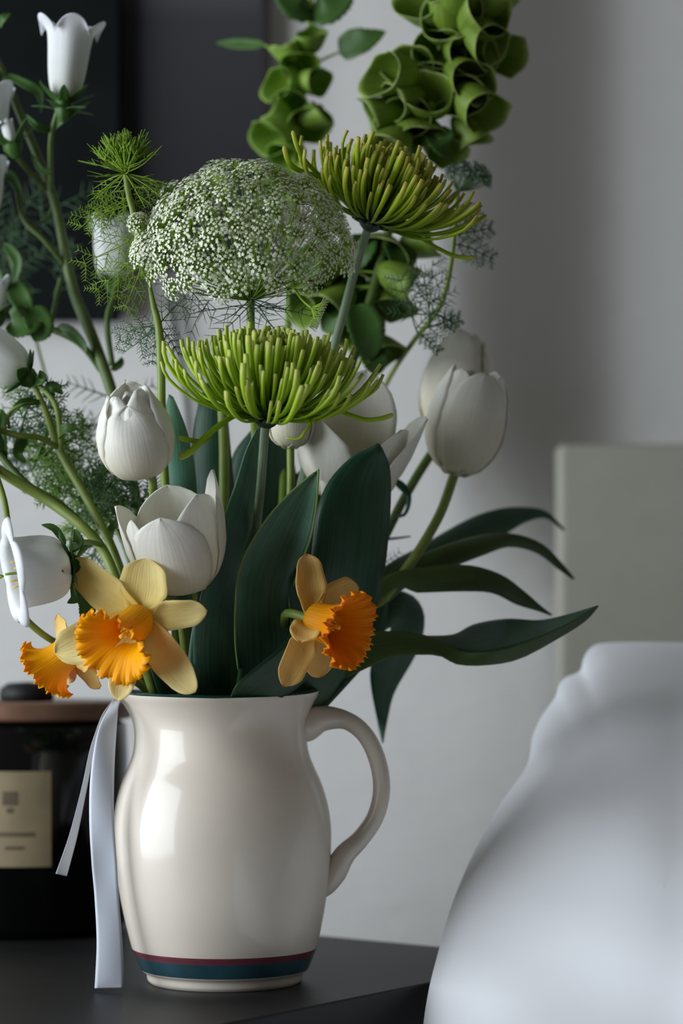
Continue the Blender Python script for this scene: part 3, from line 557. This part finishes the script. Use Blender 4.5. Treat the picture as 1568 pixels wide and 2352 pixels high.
# folded little umbel on a thin stalk
fu = thing('folded_umbel', 'tiny folded greenish umbel on a thin stalk above the lower chrysanthemum', 'flower', P(672, 620, 1.56), 'lace flowers')
b = MB(); b.tube([P(668, 615, 1.57), P(676, 660, 1.55), P(695, 690, 1.53), P(716, 708, 1.52)], .0008, 6); obj('stem', b, M['umb_green'], fu)
UV4 = [umbellet_mesh(.0035, 10, M['floret'], M['pedicel'], .0008, .008)]
mb = MB(); random.seed(2)
for i in range(12):
    s = i/11; q = P(lerp(752, 728, s), lerp(688, 755, s), 1.515+.003*math.sin(i*3)); mb.tube([P(716, 708, 1.52), q], [.0006, .0003], 3, 4, caps=False)
    ob = bpy.data.objects.new('umbellet', UV4[0]); C.objects.link(ob); ob.parent = fu; ob.matrix_local = Matrix.Translation(q-wloc(fu)) @ V((.8, -.4, -.3+.8*(1-s))).to_track_quat('Z', 'Y').to_matrix().to_4x4() @ Matrix.Scale(.8, 4)
obj('rays', mb, M['umb_green'], fu)
# right lace stem with dark seed umbel
random.seed(41)
a3 = thing('seeding_lace_stem', 'dark green lace umbel on a thin stem right of the tilted chrysanthemum', 'flower', P(600, 1700, 1.6), 'lace flowers')
UV5 = [umbellet_mesh(.0040, 14, M['calyx_dark'], M['feather_dark'], .0011, .005) for _ in range(2)]
umbel(a3, P(1050, 440, 1.70), P(1070, 410, 1.70), (px(66), .02, px(42)), V((.45, -.1, 1)), math.radians(90), 22, UV5, seed=6, mray='feather_dark', drop=.004)
b = MB(); b.tube([P(1050, 440, 1.70), P(1045, 520, 1.69), P(1036, 600, 1.69), P(1022, 670, 1.70), P(1000, 720, 1.71), P(945, 790, 1.74), P(880, 895, 1.79), P(800, 1100, 1.77), P(700, 1400, 1.68), P(600, 1700, 1.6)], 6.5*s0, 8); obj('stem', b, M['stem'], a3)
fronds(a3, [(1042,540,1.69,.7,-.2,0,90),(1042,560,1.69,.9,.25,0,100),(1040,540,1.69,.5,-.6,0,80),(990,735,1.67,-.2,-1,0,110),(985,740,1.67,-.1,-.9,.1,150),(975,755,1.67,.8,-.4,0,90),(965,765,1.67,.5,.5,0,60),(960,770,1.67,-.2,-1,.1,150),(1000,720,1.67,.6,.3,0,60)], 'feather_dark', 2, .0006)

# ---------------------------------------------------------------- bells of ireland
def shell(base, ax, L, R, m, t, name='shell_bell', seedv=0):
    random.seed(seedv); ph = random.random()*6; lob = 5; sq = random.uniform(.45, .8)
    def fn(r, z, s, th):
        k = s**3
        return r*(1+.035*k*math.cos(lob*th+ph))*(1-.5*(1-sq)*math.cos(2*th)), z+k*L*.03*math.cos(lob*th+ph)+k*L*.24*math.cos(th+ph)+k*L*.08*math.cos(2*th+ph*.3)
    b = MB(); b.revolve([(R*a_, L*z_) for a_, z_ in ((.08, 0), (.36, .06), (.62, .18), (.82, .36), (.93, .56), (.98, .76), (1.02, .92), (1.05, 1.0))], base, ax, 30, fn)
    o = obj(name, b, M[m], t, solid=.0006)
    b = MB(); b.revolve([(.0005, L*.12), (R*.17, L*.2), (R*.2, L*.35), (R*.12, L*.47), (.0003, L*.5)], base, ax, 10); obj('seed_cup', b, M['shell_light'], o)
    return o
boi = thing('bells_of_ireland', 'tall spike of green shell shaped bells behind the tilted chrysanthemum', 'flower', P(600, 1700, 1.6), 'bells of Ireland')
spine = [P(1150, -120, 1.80), P(1095, 20, 1.79), P(1035, 150, 1.78), P(975, 290, 1.77), P(920, 420, 1.76), P(875, 600, 1.74), P(830, 760, 1.72), P(760, 1000, 1.68), P(680, 1350, 1.64), P(600, 1700, 1.6)]
b = MB(); b.tube(spine, 12*s0, 10, 60); obj('stem', b, M['dark_stem'], boi)
spn = [V(p) for p in cr(spine[:8], 100)]
bells = [(985,20,-.7,-.45,-.6,128),(1040,55,-.15,-.2,-1,150),(1105,45,.35,-.25,-.9,130),(1130,120,.75,.25,-.5,130),(1050,20,.1,-.9,-.4,130),
 (905,170,-.75,.1,-.5,130),(955,160,-.5,-.1,-.85,120),(1035,215,.1,.25,-1,135),(1090,240,.8,.75,-.35,130),(1010,110,-.1,.25,-1,120),(1075,120,.3,.3,-.9,125),(1070,175,.5,.5,-.7,120),(1000,180,-.3,.4,-.8,120),(925,225,-.6,.3,-.6,120),(1060,-10,.1,-.6,-.6,125),(1075,300,.6,.9,-.2,110),(1120,10,.6,-.6,-.4,120),(1110,85,.5,.7,-.5,120),
 (880,265,-.85,.2,-.4,120),(940,270,-.35,.2,-.9,125),(985,230,-.2,-.3,-.9,120),(1010,330,.55,.7,-.4,110),(960,300,.2,.6,-.8,110),(900,330,-.6,.5,-.6,110),
 (780,600,-.7,.4,-.6,120),(870,580,.1,.5,-.95,125),(915,640,.8,.45,-.4,120),(820,660,-.4,.4,-.8,115),(890,690,.5,.8,-.5,110),(730,620,-.8,.1,-.5,110),(830,740,-.2,.6,-.8,115),(870,800,.7,.6,-.5,110),(770,690,-.8,.5,-.5,110),(960,560,.8,-.1,-.4,100),(710,690,-.6,.7,-.5,105)]
for i, (x, y, dx, dy, dz, sz) in enumerate(bells):
    d = V((dx, dz*.8, -dy)).normalized(); L = px(sz*.78, 1.76); c = P(x, y, 1.76-.01*(i % 3)); base = c-d*L*.6
    o = shell(base, d, L, L*.54, 'shell', boi, seedv=i)
    near = min(spn, key=lambda q: (q-base).length); b = MB(); b.tube([near, near.lerp(base, .6), base], .0009, 5); obj('pedicel', b, M['shell_light'], boi)
bo2 = thing('bells_of_ireland', 'blurred paler spike of green bells at top centre in front of the frame', 'flower', P(620, 1700, 1.6), 'bells of Ireland')
spine2 = [P(712, -60, 1.88), P(712, 60, 1.88), P(700, 180, 1.88), P(680, 330, 1.87), P(670, 480, 1.85), P(660, 800, 1.75), P(640, 1300, 1.65), P(600, 1700, 1.61)]
b = MB(); b.tube(spine2, 9*s0, 8, 50); obj('stem', b, M['shell_light'], bo2)
for i, (x, y, dx, dy, dz, sz) in enumerate([(660,120,-.5,-.7,-.6,80),(712,95,.3,-.9,-.5,80),(690,150,0,.2,-1,95),(655,190,-.7,.2,-.6,110),(715,190,.6,.1,-.7,100),(670,240,-.2,.2,-1,100),(640,310,-.8,.3,-.5,130),(700,290,.4,.1,-.9,120),(720,270,.8,-.2,-.4,100),(660,350,-.2,.5,-.8,110),(640,270,-.7,-.5,-.5,100),(735,430,.5,.5,-.5,110),(640,430,-.6,.5,-.6,110)]):
    d = V((dx, dz*.8, -dy)).normalized(); L = px(sz*.66, 1.87); c = P(x, y, 1.86); base = c-d*L*.6
    shell(base, d, L, L*.56, 'shell_light', bo2, seedv=50+i)
def sleaf(t, pts, wd, nrm, m='serrate_leaf', teeth=.05, pet=None, cup=.2):
    o = obj('leaf', blade(pts, wd, nrm, cup, 7, 26, teeth), M[m], t, solid=.0006)
    if pet: b = MB(); b.tube(pet, .0011, 6); obj('petiole', b, M['shell_light'], o)
fr = V((0, -1, .2))
LW = lambda w_, d=1.86: [(0, px(w_*.2, d)), (.15, px(w_*.8, d)), (.4, px(w_, d)), (.65, px(w_*.85, d)), (.85, px(w_*.4, d)), (1, 0)]
sleaf(bo2, [P(780,120,1.86),P(805,105,1.855),P(840,92,1.85),P(886,72,1.85)], LW(36), fr, pet=[P(700,160,1.88),P(745,135,1.87),P(780,120,1.86)])
sleaf(bo2, [P(608,104,1.87),P(570,102,1.88),P(530,100,1.89),P(496,98,1.9)], LW(15), fr, teeth=.03, pet=[P(695,150,1.88),P(650,122,1.87),P(608,104,1.87)])
sleaf(bo2, [P(714,20,1.87),P(690,10,1.86),P(665,-20,1.86),P(650,-60,1.86)], LW(48), fr); sleaf(bo2, [P(714,30,1.87),P(745,20,1.86),P(780,-10,1.86),P(805,-60,1.86)], LW(46), fr)
# loose dark foliage around the lower bells
for (x, y, x2, y2, wd) in ((840,540,800,620,40),(900,560,935,650,42),(720,560,700,660,46),(860,640,905,720,40),(780,700,740,760,40),(840,800,870,860,34),(850,830,860,760,40),(990,300,1030,360,38)):
    sleaf(boi, [P(x,y,1.75),P((x+x2)/2+6,(y+y2)/2,1.74),P(x2,y2,1.75)], LW(wd*.9, 1.75), V((random.uniform(-.5, .5), -1, random.uniform(-.3, .6))), teeth=.06, cup=.35)
for (x, y, x2, y2, wd) in ((820,700,850,830,44),):
    sleaf(boi, [P(x,y,1.72),P((x+x2)/2+6,(y+y2)/2,1.71),P(x2,y2,1.72)], LW(wd, 1.72), V((.2, -1, .2)), cup=.3)

# ---------------------------------------------------------------- canterbury bells
def cbell(t, base, ax, L, R, flare=.25, curl=0, m='bell', name='corolla', n=60, ph=0, lobe=.16, ref=V((0, 0, 1)), tp=0):
    pr = [(.05, 0), (.34, .015), (.60, .06), (.78, .15), (.88, .3), (.92, .48), (.93, .62), (.95, .74), (1.0, .83), (1.0+flare*.45, .90), (1+flare*.8, .95), (1+flare, 1.0)]
    def fn(r, z, s, th):
        k = max(0, (s-.62)/.38); c = abs(math.cos(2.5*th+ph)); lobf = c**.7
        z2 = z-L*lobe*k*k*(1-lobf)*1.6; r2 = r*(1+.03*math.cos(5*th+2*ph))-R*flare*.5*k*(1-lobf)
        r2 *= lerp(1-tp, 1+tp*.25, s)
        if curl: z2 -= curl*L*k**3*lobf; r2 += curl*.6*R*k**2*lobf
        return r2, z2
    b = MB(); b.revolve([(R*a_, L*z_) for a_, z_ in cr(pr, 26)], base, ax, n, fn, ref=ref); return obj(name, b, M[m], t, solid=.0007)
def sepals(t, base, ax, L, wd, n=5, el=35, m='serrate_leaf'):
    a, e, g = frame(ax)
    for i in range(n):
        th = i*2*PI/n+.4; d = e*math.cos(th)+g*math.sin(th); q = math.radians(el+random.uniform(-15, 15)); dd = d*math.cos(q)+a*math.sin(q)
        obj('sepal', blade([base+d*.002-a*.002, base+d*.006+dd*L*.5, base+d*.006+dd*L+d*.002], [(0, wd*.5), (.3, wd), (.7, wd*.6), (1, 0)], -a+d*.2, .2, 5, 9), M[m], t, solid=.0005)
    b = MB(); b.revolve([(.0015, -.011), (.0045, -.008), (.0065, -.003), (.006, .001), (.001, .002)], base, ax, 16, lambda r, z, s, th: (r*(1+.12*math.cos(10*th)), z)); obj('calyx', b, M[m], t)
random.seed(77)
DK = 1.74
cb = thing('canterbury_bell_spray', 'tall branching spray with an upright white bell at top left', 'flower', P(400, 1700, 1.6), 'white bellflowers')
b = MB(); b.tube([P(-60, 40, DK), P(5, 165, DK), P(62, 300, DK), P(118, 440, DK), P(146, 560, DK), P(168, 665, DK), P(212, 775, 1.73), P(252, 885, 1.72), P(285, 1010, 1.71), P(330, 1250, 1.67), P(400, 1700, 1.6)], [(0, 9*s0), (.3, 11*s0), (.6, 15*s0), (1, 13*s0)], 10, 50); obj('stem', b, M['dark_stem'], cb)
def branch(t, pts, r=7, m='dark_stem', name='branch'): b = MB(); b.tube(pts, r*s0, 8); return obj(name, b, M[m], t)
branch(cb, [P(118,440,DK),P(116,380,1.72),P(118,310,1.70),P(136,245,1.69)], 7)
branch(cb, [P(105,435,DK),P(60,385,1.73),P(10,325,1.72),P(-30,290,1.72)], 8)
branch(cb, [P(150,610,DK),P(100,550,1.73),P(55,505,1.73),P(40,440,1.73)], 7)
branch(cb, [P(232,850,1.73),P(185,790,1.72),P(115,755,1.72),P(60,740,1.72)], 9)
branch(cb, [P(258,840,1.72),P(246,740,1.72),P(262,680,1.73),P(270,640,1.74)], 8)
branch(cb, [P(115,760,1.72),P(128,690,1.73),P(140,640,1.74)], 6)
branch(cb, [P(60,525,1.73),P(110,500,1.74),P(125,440,1.74)], 4)
bx = V((.10, -.06, 1)); k1 = P(147, 232, 1.69)
cbell(cb, k1, bx, px(190, 1.69), px(56, 1.69), .26, .02, ph=.5, tp=.32)
sepals(cb, k1, bx, px(60), px(15), 7, 40); sepals(cb, k1-V((0, 0, .004)), bx, px(56), px(13), 5, 5)
k = P(262, 645, 1.75); cbell(cb, k, V((0, -.05, 1)), px(150, 1.75), px(50, 1.75), .2, 0); sepals(cb, k, V((0, 0, 1)), px(40), px(12))
k = P(-30, 320, 1.72); cbell(cb, k, V((.05, 0, 1)), px(130, 1.72), px(50, 1.72), .2, 0); sepals(cb, k, V((0, 0, 1)), px(60), px(14))
k = P(-40, 500, 1.72); cbell(cb, k, V((.05, 0, 1)), px(140, 1.72), px(46, 1.72), .2, 0); sepals(cb, k, V((0, 0, 1)), px(50), px(14))
k = P(28, 330, 1.71); cbell(cb, k, V((-.3, 0, 1)), px(56, 1.71), px(14, 1.71), .1, 0, name='bud'); sepals(cb, k, V((-.3, 0, 1)), px(70), px(12))
k = P(-8, 720, 1.72); cbell(cb, k, V((.1, -.2, 1)), px(90, 1.72), px(22, 1.72), .1, 0, name='bud'); sepals(cb, k, V((0, 0, 1)), px(40), px(12))
for pts, wd in (([P(75,720,1.71),P(60,735,1.70),P(30,750,1.70),P(20,745,1.7)], 40), ([P(70,705,1.71),P(90,750,1.70),P(80,785,1.70)], 34), ([P(30,650,1.72),P(50,690,1.71),P(75,720,1.71)], 26),
                ([P(130,755,1.72),P(160,760,1.715),P(190,790,1.715),P(198,812,1.715)], 14), ([P(256,850,1.72),P(275,835,1.72),P(280,820,1.72)], 9), ([P(10,170,1.74),P(60,195,1.73),P(90,215,1.73),P(95,260,1.73)], 13), ([P(0,190,1.74),P(-20,160,1.73),P(-30,110,1.73)], 18),
                ([P(0,60,1.74),P(5,45,1.73),P(25,30,1.73)], 10), ([P(120,395,1.72),P(95,390,1.72),P(70,350,1.72)], 8), ([P(118,300,1.70),P(150,270,1.69),P(210,232,1.69)], 8), ([P(118,300,1.70),P(85,290,1.69),P(60,262,1.69)], 8),
                ([P(0,400,1.74),P(30,410,1.74),P(60,470,1.74)], 13), ([P(10,560,1.76),P(40,600,1.76),P(30,660,1.76)], 14), ([P(-20,600,1.76),P(-5,640,1.76),P(15,690,1.75)], 16)):
    sleaf(cb, pts, LW(wd, 1.72), V((random.uniform(-.5, .5), -1, random.uniform(-.2, .5))), teeth=.05, cup=.3)
# lower spray: large bell cut by the left frame edge
c2 = thing('canterbury_bell_spray', 'white bell bud cut by the left edge above the feathery foliage', 'flower', P(400, 1700, 1.6), 'white bellflowers')
b = MB(); b.tube([P(72,872,1.62),P(105,945,1.62),P(140,1040,1.62),P(205,1155,1.61),P(262,1270,1.60),P(310,1420,1.59),P(400,1700,1.6)], [(0, 6*s0), (.3, 10*s0), (1, 11*s0)], 10); obj('stem', b, M['stem'], c2)
branch(c2, [P(85,880,1.62),P(125,925,1.615),P(138,985,1.615),P(140,1040,1.62)], 7, 'stem')
branch(c2, [P(135,1030,1.62),P(90,1005,1.61),P(40,1000,1.60),P(-10,985,1.60)], 7, 'stem')
branch(c2, [P(90,925,1.62),P(50,930,1.61),P(20,950,1.61),P(22,985,1.61)], 4, 'stem')
k2 = P(56, 862, 1.62); ax2 = V((-.75, -.15, .50))
cbell(c2, k2, ax2, px(190, 1.62), px(62, 1.62), .2, 0); sepals(c2, k2, ax2, px(46), px(20), 6, 30)
k = P(-22, 1010, 1.60); sepals(c2, k, V((-.6, -.1, .5)), px(60), px(20), 6, 20)
for pts, wd in (([P(110,915,1.62),P(120,890,1.615),P(145,905,1.615)], 16), ([P(75,885,1.62),P(95,870,1.61),P(92,850,1.61)], 12), ([P(95,925,1.62),P(50,925,1.61),P(20,960,1.61)], 9), ([P(130,1005,1.62),P(150,985,1.61),P(180,985,1.61)], 13),
                ([P(60,1005,1.61),P(40,1040,1.6),P(60,1060,1.6)], 12), ([P(0,940,1.64),P(-10,1000,1.63),P(15,1060,1.63)], 26), ([P(230,1235,1.60),P(200,1250,1.60),P(170,1290,1.60)], 9), ([P(250,1250,1.61),P(255,1215,1.61),P(275,1190,1.61)], 9)):
    sleaf(c2, pts, LW(wd, 1.62), V((random.uniform(-.5, .5), -1, random.uniform(-.2, .5))), teeth=.06, cup=.3)
# nodding bell facing left
c3 = thing('canterbury_bell_spray', 'wide white bell facing left beside the left daffodil, lobes curled back', 'flower', P(390, 1700, 1.6), 'white bellflowers')
b = MB(); b.tube([P(-60,1040,1.60),P(20,1095,1.60),P(110,1150,1.60),P(190,1210,1.59),P(240,1270,1.59),P(280,1370,1.58),P(330,1520,1.57),P(390,1700,1.6)], 12*s0, 10); obj('stem', b, M['stem'], c3)
branch(c3, [P(232,1252,1.59),P(205,1245,1.56),P(180,1250,1.53),P(165,1275,1.515)], 6, 'stem')
branch(c3, [P(-20,1060,1.60),P(10,1150,1.58),P(22,1240,1.56),P(30,1300,1.55)], 7, 'stem')
branch(c3, [P(200,1215,1.6),P(140,1160,1.61),P(60,1110,1.62),P(-30,1010,1.63)], 9, 'dark_stem')
k3 = P(158, 1300, 1.512); ax3 = V((-1, -.30, -.17))
cbell(c3, k3, ax3, px(158, 1.5), px(86, 1.5), .38, .22, ph=.3, lobe=.12); sepals(c3, k3, ax3, px(52), px(18), 6, 20); sepals(c3, k3, ax3, px(60), px(14), 5, -10)
b = MB(); aN = ax3.normalized(); b.tube([k3+aN*.004, k3+aN*px(60), k3+aN*px(145)+V((0, 0, .001))], [.0012, .0011, .0008], 8); obj('style', b, M['pedicel'], c3)
for i in range(3):
    q = k3+aN*px(148); b = MB(); b.tube([q, q+aN*.004+V((0, .002*math.cos(i*2.1), .002*math.sin(i*2.1)))], .0005, 5); obj('stigma', b, M['pedicel'], c3)
for i in range(4):
    th = i*PI/2+.5; q = k3+aN*px(60)+V((0, math.cos(th), math.sin(th)))*.006; b = MB(); b.tube([q, q+aN*px(70)+V((0, math.cos(th), math.sin(th)))*.003], [.0007, .0011, .0004], 6); obj('anther', b, M['anther'], c3)
for pts, wd in (([P(165,1260,1.52),P(180,1245,1.51),P(170,1215,1.51)], 14), ([P(150,1250,1.53),P(125,1215,1.53),P(95,1205,1.53)], 9), ([P(180,1300,1.53),P(165,1340,1.51),P(138,1335,1.50)], 9), ([P(165,1330,1.54),P(175,1370,1.53),P(155,1385,1.52)], 13), ([P(185,1340,1.55),P(200,1390,1.55),P(190,1440,1.55)], 22)):
    sleaf(c3, pts, LW(wd, 1.52), V((random.uniform(-.5, .5), -1, .2)), teeth=.06, cup=.3)
# feathery foliage left
random.seed(90)
ff = thing('feathery_foliage', 'mass of fine feathery green foliage left of the closed cupped tulip', 'foliage', P(390, 1700, 1.6), 'lace foliage')
b = MB(); b.tube([P(70,1010,1.66),P(150,1090,1.66),P(240,1180,1.65),P(300,1300,1.63),P(390,1700,1.6)], 6*s0, 8); obj('stem', b, M['dark_stem'], ff)
for i in range(34):
    f = random.random(); x = lerp(40, 300, f)+random.uniform(-20, 20); y = lerp(1010, 1260, f)+random.uniform(-70, 50)
    an = random.uniform(-2.8, -.2) if random.random() < .75 else random.uniform(.2, 2.8); d = 1.66+random.uniform(-.03, .03)
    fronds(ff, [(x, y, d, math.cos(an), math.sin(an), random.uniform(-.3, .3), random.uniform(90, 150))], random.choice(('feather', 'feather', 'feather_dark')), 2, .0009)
fb = thing('feathery_foliage', 'blurred dark feathery foliage at the left edge before the black canvas', 'foliage', P(390, 1700, 1.6), 'lace foliage')
b = MB(); b.tube([P(10,560,1.86),P(60,700,1.84),P(130,950,1.8),P(250,1300,1.7),P(390,1700,1.6)], 4*s0, 6); obj('stem', b, M['dark_stem'], fb)
for i in range(18):
    an = random.uniform(-3.1, 0); fronds(fb, [(random.uniform(-20, 130), random.uniform(480, 680), 1.86, math.cos(an), math.sin(an), 0, random.uniform(80, 130))], 'feather_dark', 1, .0006)
for i in range(9):
    an = random.uniform(-3.1, 3.1); fronds(fb, [(random.uniform(180, 300), random.uniform(900, 1240), 1.75, math.cos(an), math.sin(an), 0, random.uniform(60, 110))], 'feather_dark', 1, .0007)
# a few feathery wisps right of the broad leaf
fw = thing('feathery_foliage', 'short curling green wisps right of the broad upright leaf', 'foliage', P(640, 1700, 1.6), 'lace foliage')
b = MB(); b.tube([P(880,1090,1.70),P(915,1110,1.70),P(938,1140,1.70),P(930,1180,1.70),P(890,1210,1.70),P(800,1400,1.67),P(640,1700,1.6)], [3*s0, 12*s0, 6*s0, 4*s0, 4*s0, 4*s0], 6, flat=.4); obj('wisp', b, M['tulip_leaf'], fw)
b = MB(); b.tube([P(860,1236,1.72),P(890,1238,1.72),P(943,1232,1.72)], [5*s0, 4*s0, 2*s0], 6); obj('wisp', b, M['tulip_leaf'], fw)
fronds(fw, [(870,1300,1.71,.8,-.6,0,60)], 'feather_dark', 1, .0004)

# ---------------------------------------------------------------- daffodils
def tepal(t, c, tip, w_, nrm, m, cup=.25, bend=.0, wave=.0008):
    nrm = (nrm*.7+V((0, -.8, 0))).normalized(); w_ *= 1.06
    mid = c.lerp(tip, .5)+nrm*bend
    return obj('tepal', blade([c, c.lerp(mid, .55), mid, tip.lerp(mid, .35), tip], [(0, w_*.30), (.15, w_*.62), (.38, w_*.98), (.55, w_), (.75, w_*.84), (.87, w_*.56), (.95, w_*.26), (1, w_*.03)], nrm, cup, 9, 20, wave=wave), M[m], t, solid=.0006)
def corona(t, base, ax, L, r0, r1, m, frill=12, seedv=0, ref=V((0, 0, 1))):
    random.seed(seedv); amp = [random.uniform(.7, 1.3) for _ in range(frill)]
    pr = cr([(r0*.80, 0), (r0, .1), (r0*1.05, .3), (r0*1.12, .5), (r0*1.3, .68), (lerp(r0, r1, .58), .84), (lerp(r0, r1, .85), .95), (r1*1.02, 1.0), (r1*1.1, 1.0)], 30)
    def fn(r, z, s, th):
        k = max(0, (s-.5)/.5)**1.6; q = th/(2*PI)*frill; i = int(q) % frill; f = q-int(q); lob = math.sin(PI*f)**.6*amp[i]
        return r*(1+k*(.14*lob-.07)+.02*math.sin(3*th+seedv)), z+L*k*(.10*math.cos(2*PI*f*1)+.05*math.sin(3*2*PI*f)+.10*lob-.06+.06*math.sin(2*th+seedv))
    b = MB(); b.revolve([(r, L*z) for r, z in pr], base, ax, 144, fn, ref=ref); return obj('corona', b, M[m], t, solid=.0006)
def innards(t, base, ax, L):
    a, e, g = frame(ax); b = MB(); b.tube([base, base+a*L*.75], [.0008, .0009, .0016], 8); obj('style', b, M['anther'], t)
    for i in range(6):
        th = i*PI/3; d = e*math.cos(th)+g*math.sin(th); b = MB(); b.tube([base+d*.002, base+d*.003+a*L*.45, base+d*.0025+a*L*.62], [.0006, .0010, .0005], 6); obj('anther', b, M['anther'], t)
D1c = P(326, 1416, 1.50); ax = V((-.45, -.66, -.50)).normalized()
d1 = thing('daffodil', 'pale yellow daffodil with golden trumpet above the pitcher spout', 'daffodil', P(430, 1700, 1.6), 'yellow daffodils')
for (x, y, dd, w_, cup, bend) in ((163,1290,.012,44,.25,.002),(338,1283,-.006,56,.3,-.002),(475,1402,-.010,33,.4,.0),(448,1590,-.014,42,.3,.001),(127,1500,.010,48,.3,.003),(270,1610,-.012,34,.3,.0)):
    tepal(d1, D1c+ax*.001, P(x, y, 1.50+dd), px(w_, 1.5), -ax*-1, 'tepal', cup, bend)
corona(d1, D1c, ax, px(132, 1.5), px(38, 1.5), px(86, 1.48), 'corona', 15, 3); innards(d1, D1c, ax, px(120, 1.5))
b = MB(); b.tube([D1c-ax*.001, D1c-ax*.02, P(385, 1370, 1.545), P(410, 1400, 1.57), P(425, 1500, 1.58), P(440, 1700, 1.6)], [(0, .004), (.1, .003), (.3, .0026), (1, .003)], 10); obj('stem', b, M['stem'], d1)
obj('spathe', blade([P(410,1395,1.56),P(398,1370,1.535),P(382,1352,1.52)], [.001, .004, .0005], V((0, -1, .3)), .5, 5, 8), M['spathe'], d1, solid=.0004, label='papery brown spathe')
D2c = P(716, 1424, 1.515); ax = V((.78, -.60, -.22)).normalized()
d2 = thing('daffodil', 'daffodil with orange trumpet facing right, in the bouquet centre', 'daffodil', P(560, 1700, 1.6), 'yellow daffodils')
for (x, y, dd, w_, cup, bend) in ((704,1272,.0,36,.3,.0),(824,1352,.024,52,.2,.0),(650,1576,-.006,36,.3,.0),(735,1556,.012,38,.3,.0),(800,1480,.03,40,.2,0)):
    tepal(d2, D2c+ax*.001, P(x, y, 1.515+dd), px(w_, 1.5), ax, 'tepal2', cup, bend)
tepal(d2, D2c+ax*.001, P(690, 1475, 1.49), px(34, 1.5), V((-.3, -.8, .1)), 'tepal2', .3, .004)
corona(d2, D2c, ax, px(118, 1.5), px(42, 1.5), px(82, 1.48), 'corona2', 16, 8); innards(d2, D2c, ax, px(110, 1.5))
b = MB(); b.tube([D2c-ax*.001, D2c-ax*.02, P(650, 1440, 1.56), P(630, 1500, 1.58), P(570, 1700, 1.6)], [(0, .004), (.1, .003), (1, .003)], 10); obj('stem', b, M['stem'], d2)
D3c = P(172, 1482, 1.57); ax = V((-.62, .15, -.52)).normalized()
d3 = thing('daffodil', 'blurred golden daffodil trumpet seen from behind, lowest at the left', 'daffodil', P(410, 1700, 1.6), 'yellow daffodils')
corona(d3, D3c, ax, px(96, 1.57), px(34, 1.57), px(70, 1.57), 'corona', 13, 5); innards(d3, D3c, ax, px(90, 1.57))
for (x, y, dd, w_) in ((215,1405,.02,34),(228,1582,-.0,28),(205,1535,-.02,26),(130,1415,.01,30),(150,1560,.03,30),(240,1480,.03,30)):
    tepal(d3, D3c, P(x, y, 1.575+dd), px(w_, 1.57), ax, 'tepal2', .3, 0)
b = MB(); b.tube([D3c-ax*.001, D3c-ax*.015, P(215, 1480, 1.59), P(290, 1530, 1.60), P(350, 1590, 1.6), P(410, 1700, 1.6)], [(0, .004), (.1, .003), (1, .003)], 10); obj('stem', b, M['stem'], d3)
# more stems entering the pitcher
xs = thing('flower_stalk', 'plain green stalk rising behind the left of the front chrysanthemum', 'stalk', P(500, 1700, 1.6), 'bare stalks')
b = MB(); b.tube([P(508,900,1.63),P(514,1020,1.63),P(515,1180,1.62),P(520,1400,1.61),P(520,1700,1.6)], 12*s0, 10); obj('stem', b, M['stem'], xs)
xs = thing('flower_stalk', 'pale green stalk leaning out low at the left over the candle jar', 'stalk', P(420, 1700, 1.6), 'bare stalks')
b = MB(); b.tube([P(30,1380,1.58),P(62,1425,1.585),P(110,1465,1.59),P(170,1495,1.6),P(260,1540,1.6),P(340,1590,1.6),P(420,1700,1.6)], 8*s0, 10); obj('stem', b, M['stem'], xs)
